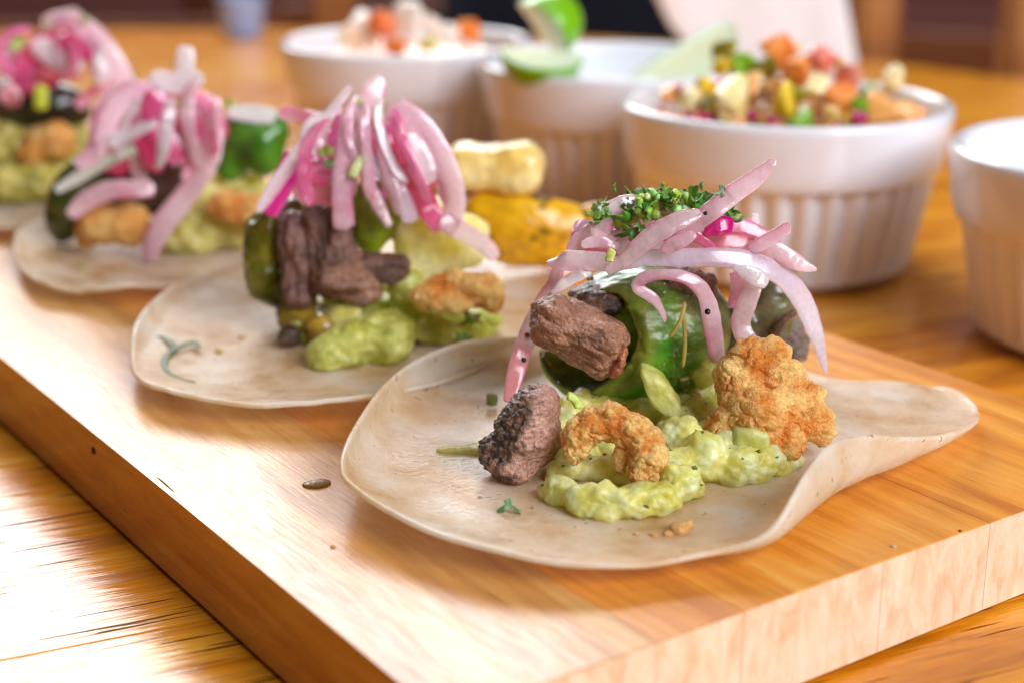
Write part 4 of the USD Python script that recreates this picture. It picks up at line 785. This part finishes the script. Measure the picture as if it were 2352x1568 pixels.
O2([(850, 370, -12), (830, 600, -15), (815, 800, -17), (830, 1030, -17)], [80, 110, 112, 112], 'p', 'pale pink strip hanging straight down with a rounded end on the second taco')
O2([(1050, 165, 0), (980, 260, -3), (950, 400, -6)], [60, 130, 110], 'p', 'pale strip standing up at the summit of the second heap')
O2([(1060, 360, -8), (1200, 390, -10), (1330, 550, -11), (1420, 760, -12), (1440, 920, -12), (1370, 1030, -12)], [90, 130, 140, 136, 120, 80], 'p', 'big pink arch on the right of the second heap')
O2([(1380, 960, -13), (1500, 1040, -13), (1620, 1120, -14), (1690, 1195, -14)], [100, 104, 90, 60], 'k', 'pale strip end trailing to the right of the second taco')
O2([(1050, 400, -9), (1000, 560, -10), (1050, 650, -10)], [110, 130, 90], 'h', 'crimson strip inside the top of the second heap')
O2([(1180, 480, -12), (1260, 640, -13.5), (1300, 770, -14)], [90, 140, 90], 'w', 'glossy whitish oval strip in the arch of the second heap')
O2([(980, 600, -13), (1060, 720, -14.5), (1150, 850, -15), (1200, 990, -15)], [70, 96, 96, 76], ONI['l'], 'lavender strip curving down under the arch of the second taco')
O2([(1150, 650, -11), (1250, 800, -12), (1310, 910, -12), (1390, 1020, -12)], [100, 120, 120, 90], 'h', 'hot pink strip in shadow under the arch of the second taco')
O2([(530, 800, -12), (700, 820, -14), (800, 850, -15)], [90, 116, 100], 'c', 'coral strip lying level across the second heap')
O2([(590, 560, -10), (660, 680, -13), (740, 730, -14)], [110, 126, 90], 'r', 'rose strip behind the herb leaf of the second heap')
O2([(450, 360, 10), (590, 375, 8), (700, 410, 4)], [70, 84, 70], 'r', 'red strip reaching left toward the third taco')
O2([(925, 735, -14), (1000, 860, -15), (1085, 1010, -16)], [40, 54, 46], 'k', 'thin translucent strip over the green pepper of the second taco')
O2([(810, 370, -9), (775, 480, -10), (760, 580, -10)], [60, 76, 60], 'h', 'thin crimson strip beside the pale hanging strip of the second taco')
O2([(620, 700, -4), (850, 560, -4), (1100, 560, -4), (1300, 800, -4)], [200, 260, 260, 180], 'r', 'wide rose strip at the core of the second heap', th=.006)
tangle(c4, g2, 'thin onion strip, %s from the left inside the tangle of the second heap', 15, 700, 1150, 260, 420, 560, 1400, 700, 1000, Y2, 62, 210)
herb_stem(837, 262, Y2 - .012, 84, -70, 5, (170, 200, 70), 'bright green herb stem near the summit of the second heap', curve=.05); H(748, 348, Y2 - .015, 44, 30, 60, 31, 'olive green herb leaf on the magenta side of the second heap', (110, 120, 30), (160, 170, 60)); herb_stem(826, 385, Y2 - .017, 60, 55, 12, (206, 214, 150), 'pale green stem slice at the middle of the second heap')
H(757, 375, Y2 - .016, 40, 80, 70, 32, 'dark herb leaf below the olive leaf of the second heap', DK, DK2); H(1085, 735, .372, 60, 25, 40, 33, 'dark olive herb leaf beside the orange crackling of the second taco', (70, 84, 10), (110, 124, 30)); H(1065, 775, .364, 40, 10, 40, 34, 'small dark green leaf at the near right of the second guacamole', DK, DK2)
herb_stem(1135, 742, .372, 24, 10, 12, (190, 200, 60), 'round green stem slice on the right end of the second guacamole')
for pts, w in (([(325, 776), (352, 772), (380, 778), (400, 800), (385, 815), (378, 838), (395, 860), (450, 878)], .0007),):
    A = [at(x, y, TZ + .0012) for x, y in pts]; V, f, *_ = sweep(A, [w * 1.4, w * 2, w * 2.4, w * 3, w * 2.6, w * 2, w * 1.4, w], [(0, 0, 1)] * 8, .0006, n=50, m=8)
    B = [at(x, y, TZ + .0014) for x, y in [(385, 812), (420, 792), (440, 785), (456, 800)]]; V2, f2, *_ = sweep(B, [w * 1.6, w * 2, w * 2.4, w * 1.2], [(0, 0, 1)] * 4, .0006, n=30, m=8)
    solo('herb_sprig', join([(V, f), (V2, f2)]), MATS['herb'], 'thin curling green herb sprig on the bare left part of the second tortilla', 'herb', tint=mixc(lin((36, 66, 20)), lin((84, 112, 46)), np.clip(.5 + 2 * fb(np.vstack([V, V2]), 300), 0, 1)))
crumb(503, 806, 10, 'yellowish crumb in the middle of the bare part of the second tortilla', col=((206, 176, 110), (226, 200, 140))); crumb(556, 775, 8, 'yellowish crumb nearer the filling of the second tortilla', col=((206, 176, 110), (226, 200, 140)))
# charred yellow slices behind
def slice_(parts, label, seed, c0, c1_, spots):
    v, f = blob(parts, .004, .0007, lambda v: .0016 * fb(v, 180, 3, seed))
    t = mixc(lin(c0), lin(c1_), np.clip(.5 + 2.5 * fb(v, 130, 3, seed), 0, 1)); d = np.clip((fb(v, 190, 3, seed + 5) - spots) * 12, 0, 1)
    solo('fried_plantain', (v, f), MATS['dice'], label, 'plantain', 'charred yellow plantain pieces behind the second taco', tint=mixc(t, np.broadcast_to(lin((66, 34, 10)), t.shape), d * .9))
slice_([rbox(on(1130, 386, .452), (.0135, .008, .0062), rot([0, 1, 0], 4), .0045), rbox(on(1195, 384, .451), (.0065, .008, .0068), rot([0, 1, 0], -6), .005)], 'cream yellow fried plantain piece, uppermost behind the second taco', 141, (236, 196, 100), (248, 226, 160), .3)
slice_([E(1200, 530, .446, 116, 84, 60), E(1290, 540, .448, 90, 78, 60), E(1120, 500, .450, 60, 62, 50)], 'mustard yellow plantain piece with dark charred spots', 143, (206, 148, 6), (230, 176, 20), .13)
slice_([E(1370, 545, .464, 70, 82, 60)], 'charred plantain piece nearest the salsa ramekin', 145, (200, 130, 8), (226, 160, 20), .1)
# ------------------------------------------------------------------ third taco
Y3 = .482
flesh('pepper_half', [E(160, 470, Y3, 52, 96, 50, R=rot([0, 1, 0], 20)), E(230, 420, Y3 + .004, 70, 70, 60)], .004, .0009, (34, 40, 10), (74, 84, 24), 'dark green roasted pepper half at the left of the third taco', 151)
flesh('pepper_half', [E(560, 325, Y3 + .006, 56, 62, 50), E(605, 340, Y3 + .004, 48, 68, 50), E(580, 285, Y3 + .008, 66, 34, 50), E(530, 380, Y3 + .006, 36, 40, 40), E(635, 300, Y3 + .006, 30, 40, 40)], .002, .0009, (34, 90, 4), (70, 134, 12), 'bright green pepper at the right of the third taco', 153)
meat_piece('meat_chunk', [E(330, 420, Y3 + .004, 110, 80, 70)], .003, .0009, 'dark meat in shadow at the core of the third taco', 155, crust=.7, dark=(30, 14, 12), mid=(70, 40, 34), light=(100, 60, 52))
crackle([E(230, 512, Y3 - .012, 48, 52, 44), E(295, 515, Y3 - .012, 52, 52, 44), E(200, 540, Y3 - .010, 26, 36, 30)], .002, .0009, 'blocky orange crackling at the near left of the third taco', 157, cells=.006)
crackle([E(520, 470, Y3 - .010, 44, 40, 40), E(580, 490, Y3 - .010, 44, 48, 40)], .003, .0009, 'orange crackling at the right of the third taco', 159, cells=.006)
ga = [(400, 550, 40), (450, 545, 46), (500, 540, 40), (420, 500, 46), (480, 490, 46), (530, 440, 50), (470, 440, 50), (560, 545, 34)]
gv, gf = blob([ER(x, y, r * 1.15, sink=.6) for x, y, r in ga] + [E(430, 470, Y3 + .004, 80, 60, 60), E(540, 430, Y3 + .01, 70, 40, 50)], .004, .0009, lambda v: 1.3 * lump(v), floor=TZ - .0003)
solo('guacamole', (gv, gf), MATS['guacamole'], 'blurred guacamole mound on the third taco', 'guacamole', tint=mixc(lin((160, 152, 50)), lin((214, 204, 124)), np.clip(.5 + 2.4 * fb(gv, 150, 3, 6), 0, 1)))
O3 = lambda pts, w, col, label, **k: onion(c5, [(x, y, Y3 + d * 1e-3) for x, y, d in pts], w, col, label, g3, n=36, **k)
O3([(970, 240, -2), (960, 340, -4), (940, 440, -6)], [70, 96, 90], 'w', 'whitish strip standing up like a spike on the third heap')
O3([(800, 380, -6), (900, 430, -8), (1060, 390, -6)], [70, 110, 70], 'w', 'pale strip lying level at the summit of the third heap')
O3([(830, 470, -8), (640, 510, -11), (550, 620, -13), (500, 760, -14), (390, 860, -15)], [100, 120, 120, 110, 70], 'p', 'pink arch curving down the left of the third heap')
O3([(810, 620, -13), (690, 690, -15), (560, 745, -16)], [60, 76, 60], 'w', 'white highlighted strip across the left arch of the third heap')
O3([(840, 480, -10), (830, 640, -13), (900, 760, -14), (960, 860, -14)], [120, 150, 150, 100], 'r', 'broad rose strip down the centre of the third heap')
O3([(1090, 500, -8), (1105, 650, -10), (1090, 800, -12), (1050, 900, -14), (950, 1040, -17), (840, 1190, -20), (770, 1370, -23)], [90, 116, 120, 110, 110, 110, 70], 'p', 'long strip down the right of the third heap, ending on its tortilla')
O3([(980, 590, -12), (980, 750, -13), (1000, 860, -13)], [80, 100, 90], 'r', 'rose strip inside the third heap, left of the long strip')
O3([(720, 720, -13), (790, 810, -15), (800, 900, -15)], [80, 100, 80], 'h', 'crimson strip end in the middle of the third heap')
O3([(370, 1140, -20), (450, 1050, -21), (560, 1000, -21), (700, 985, -20), (810, 980, -18)], [60, 90, 96, 96, 70], 'p', 'pink strip lying across the blocky crackling of the third taco')
O3([(285, 1000, -13), (440, 905, -14), (600, 820, -14), (730, 770, -13)], [40, 64, 66, 40], (lin((226, 232, 214)), lin((180, 200, 150))), 'greenish white strip above the dark pepper half of the third taco')
O3([(1190, 580, 0), (1300, 590, 0), (1440, 605, 0)], [60, 84, 80], 'w', 'white strip lying over the bright green pepper of the third taco')
O3([(560, 900, -6), (800, 640, -6), (1000, 600, -6), (1080, 760, -6)], [160, 260, 260, 160], 'r', 'wide rose strip at the core of the third heap', th=.007)
tangle(c5, g3, 'thin onion strip, %s from the left inside the tangle of the third heap', 13, 680, 1080, 420, 520, 480, 1120, 760, 1000, Y3, 60, 240)
for x, y, r, lb in ((1200, 545, 50, 'greenish herb bit right of the summit of the third heap'), (960, 535, 46, 'yellow green herb bit in the middle of the third heap')):
    X, Y_ = c5(x, y); H(X, Y_, Y3 - .012, r * .8, 20, 60, x, lb, (150, 160, 60), (200, 206, 120))
H(185, 612, 0, 22, 20, 10, 41, 'tiny green herb bit on the bare left of the third tortilla', (140, 150, 40), (180, 190, 70), z=TZ + .001)
# ------------------------------------------------------------------ last taco
Y4 = .566
flesh('pepper_half', [E(70, 238, Y4, 110, 60, 60), E(150, 250, Y4 + .002, 60, 50, 50)], .004, .0010, (14, 14, 12), (40, 38, 24), 'blackened pepper under the onions of the last taco', 161)
flesh('pepper_half', [E(285, 185, Y4 + .012, 30, 62, 40, R=rot([0, 1, 0], -24))], .002, .0010, (110, 96, 30), (150, 136, 60), 'olive brown pepper strip at the right of the last taco', 163)
crackle([E(135, 320, Y4 - .012, 38, 46, 40), E(75, 355, Y4 - .012, 34, 40, 36), E(100, 330, Y4 - .010, 44, 40, 40)], .003, .001, 'orange crackling on the last taco', 165, cells=.007)
gv, gf = blob([ER(x, y, r, z0=TZ, sink=.7) for x, y, r in ((20, 430, 50), (80, 425, 50), (140, 420, 48), (190, 400, 44), (0, 380, 60), (60, 375, 60), (140, 370, 60))] + [E(0, 340, Y4 - .004, 70, 60, 60), E(190, 350, Y4, 60, 60, 60), E(90, 330, Y4, 110, 60, 60)], .004, .001, lambda v: 1.5 * lump(v), floor=TZ - .0003)
solo('guacamole', (gv, gf), MATS['guacamole'], 'blurred olive guacamole mound on the last taco at the photo edge', 'guacamole', tint=mixc(lin((150, 136, 40)), lin((206, 190, 100)), np.clip(.5 + 2.4 * fb(gv, 150, 3, 6), 0, 1)))
O4 = lambda pts, w, col, label, **k: onion(c5, [(x, y, Y4 + d * 1e-3) for x, y, d in pts], w, col, label, g4, n=36, **k)
O4([(290, 95, -4), (420, 130, -6), (520, 230, -8), (600, 350, -9), (680, 480, -9)], [70, 110, 120, 116, 90], 'p', 'big pink arch at the right of the last heap')
O4([(180, 215, -8), (270, 280, -10), (440, 335, -10)], [90, 116, 100], 'w', 'whitish strip across the front of the last heap')
O4([(300, 215, -9), (420, 260, -11), (490, 305, -11)], [56, 70, 50], 'h', 'rose red strip under the arch of the last heap')
O4([(-10, 330, -8), (100, 345, -9), (190, 385, -10), (100, 460, -11)], [90, 96, 96, 80], 'r', 'coiled pink strip at the left of the last heap')
O4([(170, 390, -10), (250, 365, -11), (340, 385, -11)], [76, 90, 76], 'c', 'coral strip below the whitish strip of the last heap')
O4([(20, 450, -12), (50, 500, -12), (70, 560, -12)], [90, 96, 70], 'c', 'coral strip end hanging over the blackened pepper of the last taco')
O4([(570, 410, -8), (480, 480, -10), (400, 560, -11)], [66, 76, 60], 'r', 'dusky pink strip slanting down beside the blackened pepper')
O4([(220, 130, -3), (330, 85, -3), (420, 95, -3)], [70, 84, 60], 'k', 'pale strip at the summit of the last heap')
O4([(60, 420, -4), (200, 330, -4), (340, 250, -4), (470, 330, -4)], [200, 240, 240, 180], 'r', 'wide rose strip at the core of the last heap', th=.008)
tangle(c5, g4, 'thin onion strip, %s from the left inside the tangle of the last heap', 10, 120, 480, 150, 260, 0, 560, 380, 500, Y4, 60, 270)
H(34, 100, Y4 - .01, 60, 30, 60, 51, 'green herb leaf at the upper left of the last heap', (90, 120, 40), (150, 180, 80)); H(32, 108, Y4 - .014, 34, 10, 60, 52, 'pale green herb leaf just under the green leaf of the last heap', (170, 190, 90), (214, 220, 150)); H(195, 47, Y4 - .006, 34, 60, 60, 53, 'green herb leaf right of the summit of the last heap', (110, 140, 60), (150, 180, 90)); H(118, 58, Y4 - .004, 44, 60, 60, 54, 'small green leaf at the summit of the last heap', (90, 130, 60), (150, 180, 100))
herb_stem(95, 225, Y4 - .016, 56, 85, 16, (176, 186, 40), 'yellow green stem slice hanging before the blackened pepper')

# ------------------------------------------------------------------ salsa and what is in the other ramekins
def dice(name, x, y, w, col, label, cat, group, c, rad=RR - .006, zmin=None, sh=(1, 1, 1), d=None, seed=0):
    """One cut piece at picture point x, y, at distance d."""
    P = on(x, y, d); s = w * sc(P) * .5; rng = np.random.default_rng(seed)
    pts = rng.normal(0, 1, (11, 3)); pts /= np.abs(pts).max(1, keepdims=True) ** .8 * 1.0; pts = pts / np.linalg.norm(pts, axis=1, keepdims=True) ** .5 * np.array(sh)
    m = trimesh.convex.convex_hull(pts * s).subdivide().subdivide().subdivide(); trimesh.smoothing.filter_laplacian(m, iterations=5)
    v, f = np.array(m.vertices), np.array(m.faces); v = v * (s / np.abs(v).max()) + P
    lo, hi = col; solo(name, (v, f), MATS['dice'], label, cat, group, tint=mixc(lin(lo), lin(hi), np.clip(.5 + 2.2 * fb(v, 160, 2, seed), 0, 1)))
PEACH, CREAM, YEL, MGT, GRN, OLV, ORG, PNK = ((244, 158, 84), (252, 202, 130)), ((246, 214, 130), (254, 240, 190)), ((230, 178, 14), (250, 220, 70)), ((150, 0, 80), (206, 20, 120)), ((80, 130, 4), (140, 184, 30)), ((100, 96, 10), (160, 150, 40)), ((232, 112, 34), (248, 164, 80)), ((240, 120, 100), (250, 176, 156))
v, f = blob([ell(R1 + [0, 0, .044], (.049, .049, .009)), ell(R1 + [0, .006, .046], (.034, .028, .013)), ell(R1 + [-.004, .012, .052], (.018, .016, .012))], .004, .0012, lambda v: .002 * fb(v, 110, 3, 2) + .002 * (.5 - worley(v, .007, 2)))
bb, bt = [(v, f)], [mixc(lin((150, 84, 30)), lin((206, 150, 70)), np.clip(.5 + 3 * fb(v, 180, 2, 4), 0, 1))]
rng = np.random.default_rng(77); pn_ = normals(v, f); up = np.where((pn_[:, 2] > .4) & (v[:, 2] > .048))[0]
for i in rng.choice(up, 70, replace=False):
    pts = rng.normal(0, 1, (9, 3)); pts /= np.linalg.norm(pts, axis=1, keepdims=True) ** .7; m = trimesh.convex.convex_hull(pts).subdivide(); w_ = np.array(m.vertices) * rng.uniform(.003, .0055) + v[i] + [0, 0, .001]
    c = (PEACH, CREAM, YEL, MGT, GRN, OLV, ORG, PNK, PEACH, ORG)[int(rng.integers(10))]; bb.append((w_, np.array(m.faces))); bt.append(np.broadcast_to(lin(c[int(rng.integers(2))]), w_.shape))
solo('salsa', join(bb), MATS['dice'], 'juicy mixed fruit salsa filling the ramekin under its bigger pieces', 'salsa', kind='stuff', tint=np.vstack(bt))
names = {id(PEACH): 'peach', id(CREAM): 'cream', id(YEL): 'yellow', id(MGT): 'magenta', id(GRN): 'green', id(OLV): 'olive', id(ORG): 'orange', id(PNK): 'pink'}
S = [(330, 430, 70, PEACH, 'at the left end of the near row', 0), (415, 455, 72, CREAM, 'inside a magenta ring at the left', 0), (372, 415, 40, MGT, 'curved against the left cream piece', -3), (390, 532, 46, MGT, 'low at the left against the rim', -4), (490, 375, 78, YEL, 'behind the largest cream piece', 10), (610, 440, 112, CREAM, 'that is the largest pale one of the salsa', -6), (695, 505, 46, MGT, 'right of the largest cream piece', -6), (620, 560, 56, PEACH, 'below the largest cream piece at the rim', -8),
     (825, 445, 106, YEL, 'that is the largest yellow one, pointing up', -8), (775, 545, 42, MGT, 'below the largest yellow piece', -10), (905, 535, 76, GRN, 'low in the middle of the near row', -10), (965, 385, 74, CREAM, 'upright beside the largest yellow piece', -2), (1020, 520, 62, PEACH, 'right of the low green piece', -8), (890, 330, 86, ORG, 'in the middle of the heap', 6), (1080, 440, 88, ORG, 'right of the middle of the heap', 0), (1110, 350, 80, PNK, 'high on the right of the heap', 10),
     (1165, 480, 54, GRN, 'right of the middle near the rim', -2), (1150, 545, 54, MGT, 'low on the right near the rim', -5), (1300, 350, 82, CREAM, 'standing out at the far right of the heap', 10), (1250, 470, 92, PEACH, 'that is a big one low on the right', -2), (1350, 500, 84, PEACH, 'farthest right against the rim', 2), (1420, 520, 54, ORG, 'at the right end of the salsa', 2), (645, 305, 84, GRN, 'left of the summit of the heap', 18), (555, 235, 72, OLV, 'at the upper left of the summit', 24),
     (790, 225, 100, ORG, 'that is the topmost one of the salsa', 22), (740, 300, 66, OLV, 'below the topmost orange piece', 14), (870, 225, 66, PEACH, 'right of the topmost orange piece', 24), (985, 275, 88, PNK, 'at the upper right of the heap', 18), (1210, 390, 44, GRN, 'dark one beside the far right cream piece', 4), (480, 465, 54, OLV, 'between the two cream pieces at the left', -4), (700, 375, 66, PEACH, 'between the largest cream and yellow pieces', 0), (880, 420, 60, OLV, 'behind the largest yellow piece', 4), (1060, 300, 60, PEACH, 'between the two pink pieces', 16), (545, 310, 60, YEL, 'under the upper left olive piece', 16)]
for i, (x, y, w, c, lb, dm) in enumerate(S):
    X, Y_ = 1378 + .5124 * x, .5124 * y
    dz = .0555 - .0; depth = R1[1] + dm * .6e-3 - .037 + .034 * np.clip((500 - y) / 260, 0, 1) + .022 * np.clip(abs(X - 1808) / 330, 0, 1) ** 2
    dice('salsa_piece', X, Y_, w * .5124 * 1.75, c, names[id(c)] + ' salsa piece ' + lb, 'salsa piece', 'cut pieces of the fruit salsa', names[id(c)], d=depth, seed=i + 1, sh=(1, .9, 1))
def lime(P, R, L, axis, out_, label, half):
    """A wedge of a lime: two flat cut faces and a curved rind; axis along the fruit, out_ towards the rind's middle."""
    ax_ = np.array(axis, float); ax_ /= np.linalg.norm(ax_); o_ = np.array(out_, float); o_ -= ax_ * (o_ @ ax_); o_ /= np.linalg.norm(o_); Rm = np.stack([ax_, np.cross(o_, ax_), o_], 1)
    na, nu = 24, 28; a = np.linspace(-math.radians(half), math.radians(half), na); u = np.linspace(-math.pi / 2, math.pi / 2, nu)
    def surf(k):
        x, r = np.sin(u) * L, np.cos(u) ** .8 * R * k
        return np.stack([np.repeat(x[:, None], na, 1), r[:, None] * np.sin(a), r[:, None] * np.cos(a)], -1).reshape(-1, 3)
    i, j = np.meshgrid(np.arange(nu - 1), np.arange(na - 1), indexing='ij'); q = np.stack([i * na + j, (i + 1) * na + j, (i + 1) * na + j + 1, i * na + j + 1], -1).reshape(-1, 4); q = np.vstack([q[:, [0, 1, 2]], q[:, [0, 2, 3]]]); n = nu * na
    def sides(o):
        F_ = []; i = np.arange(nu - 1)
        for j in (0, na - 1):
            A, B, C, D = i * na + j, (i + 1) * na + j, (i + 1) * na + j + o, i * na + j + o; F_ += [np.stack([A, B, C], 1), np.stack([A, C, D], 1)]
        return F_
    t = Thing('lime_wedge', label, 'lime wedge', P, 0, 'lime wedges in the ramekin')
    for nm_, k0, k1, mt in (('rind', 1.0, .90, 'lime_rind'), ('pulp', .895, .04, 'lime_pulp')):
        m = trimesh.Trimesh(np.vstack([surf(k0), surf(k1)]), np.vstack([q, q[:, ::-1] + n] + sides(n)), process=False); trimesh.repair.fix_normals(m)
        t.part(nm_, (np.array(m.vertices) @ Rm.T + P, m.faces), MATS[mt], smooth=35)
plain('lime_rind', lin((120, 186, 0)), 0.28, bump=(700, .3), coat=.3); plain('lime_pulp', lin((232, 240, 206)), 0.25, sss=.4, bump=(300, .4), dist=.0008)
lime(on(1235, 75, .628), .019, .0135, (.6, .1, -.8), (.88, -.4, .35), 'upright lime wedge, the higher one, leaning on the other', 36)
lime(on(1245, 112, .612), .0155, .0165, (1, .1, -.08), (.22, -.42, -.85), 'lime wedge lying on the ramekin rim with its rind down', 36)
lime(on(1560, 120, .600), .019, .023, (.85, .1, .5), (.25, .75, -.6), 'pale yellow green lime wedge leaning beside the fruit salsa', 40)
WH, OR2 = ((244, 214, 196), (252, 240, 230)), ((236, 100, 30), (246, 150, 70))
for i, (x, y, w, c, lb, d) in enumerate([(835, 70, 92, WH, 'white chunk at the left of the pile in the far ramekin', .69), (930, 60, 110, WH, 'largest white pink chunk of the pile in the far ramekin', .685), (880, 55, 66, OR2, 'orange chunk between the two big white chunks', .682), (905, 110, 60, OR2, 'orange piece low between the white chunks', .675), (1000, 55, 56, WH, 'small white chunk right of the largest one', .70), (1030, 85, 66, WH, 'white chunk at the right of the pile in the far ramekin', .69), (1075, 75, 64, OR2, 'orange chunk at the right end of the pile in the far ramekin', .70), (985, 100, 56, ((190, 170, 50), (224, 206, 110)), 'olive yellow piece low in the far ramekin', .685), (800, 95, 80, ((240, 190, 150), (250, 220, 196)), 'pale peach piece at the left rim of the far ramekin', .685)]):
    dice('pickle_chunk', x, y, w, c, lb, 'chunk', 'white and orange chunks in the far ramekin', '', d=d, seed=90 + i)
v, f = blob([ell(R3 + [0, 0, .046], (.046, .046, .010))], .001, .0014, lambda v: .003 * fb(v, 120, 3)); solo('relish', (v, f), MATS['dice'], 'pale orange relish under the chunks in the far ramekin', 'relish', kind='stuff', tint=mixc(lin((236, 150, 100)), lin((250, 214, 180)), np.clip(.5 + 2 * fb(v, 150), 0, 1)))
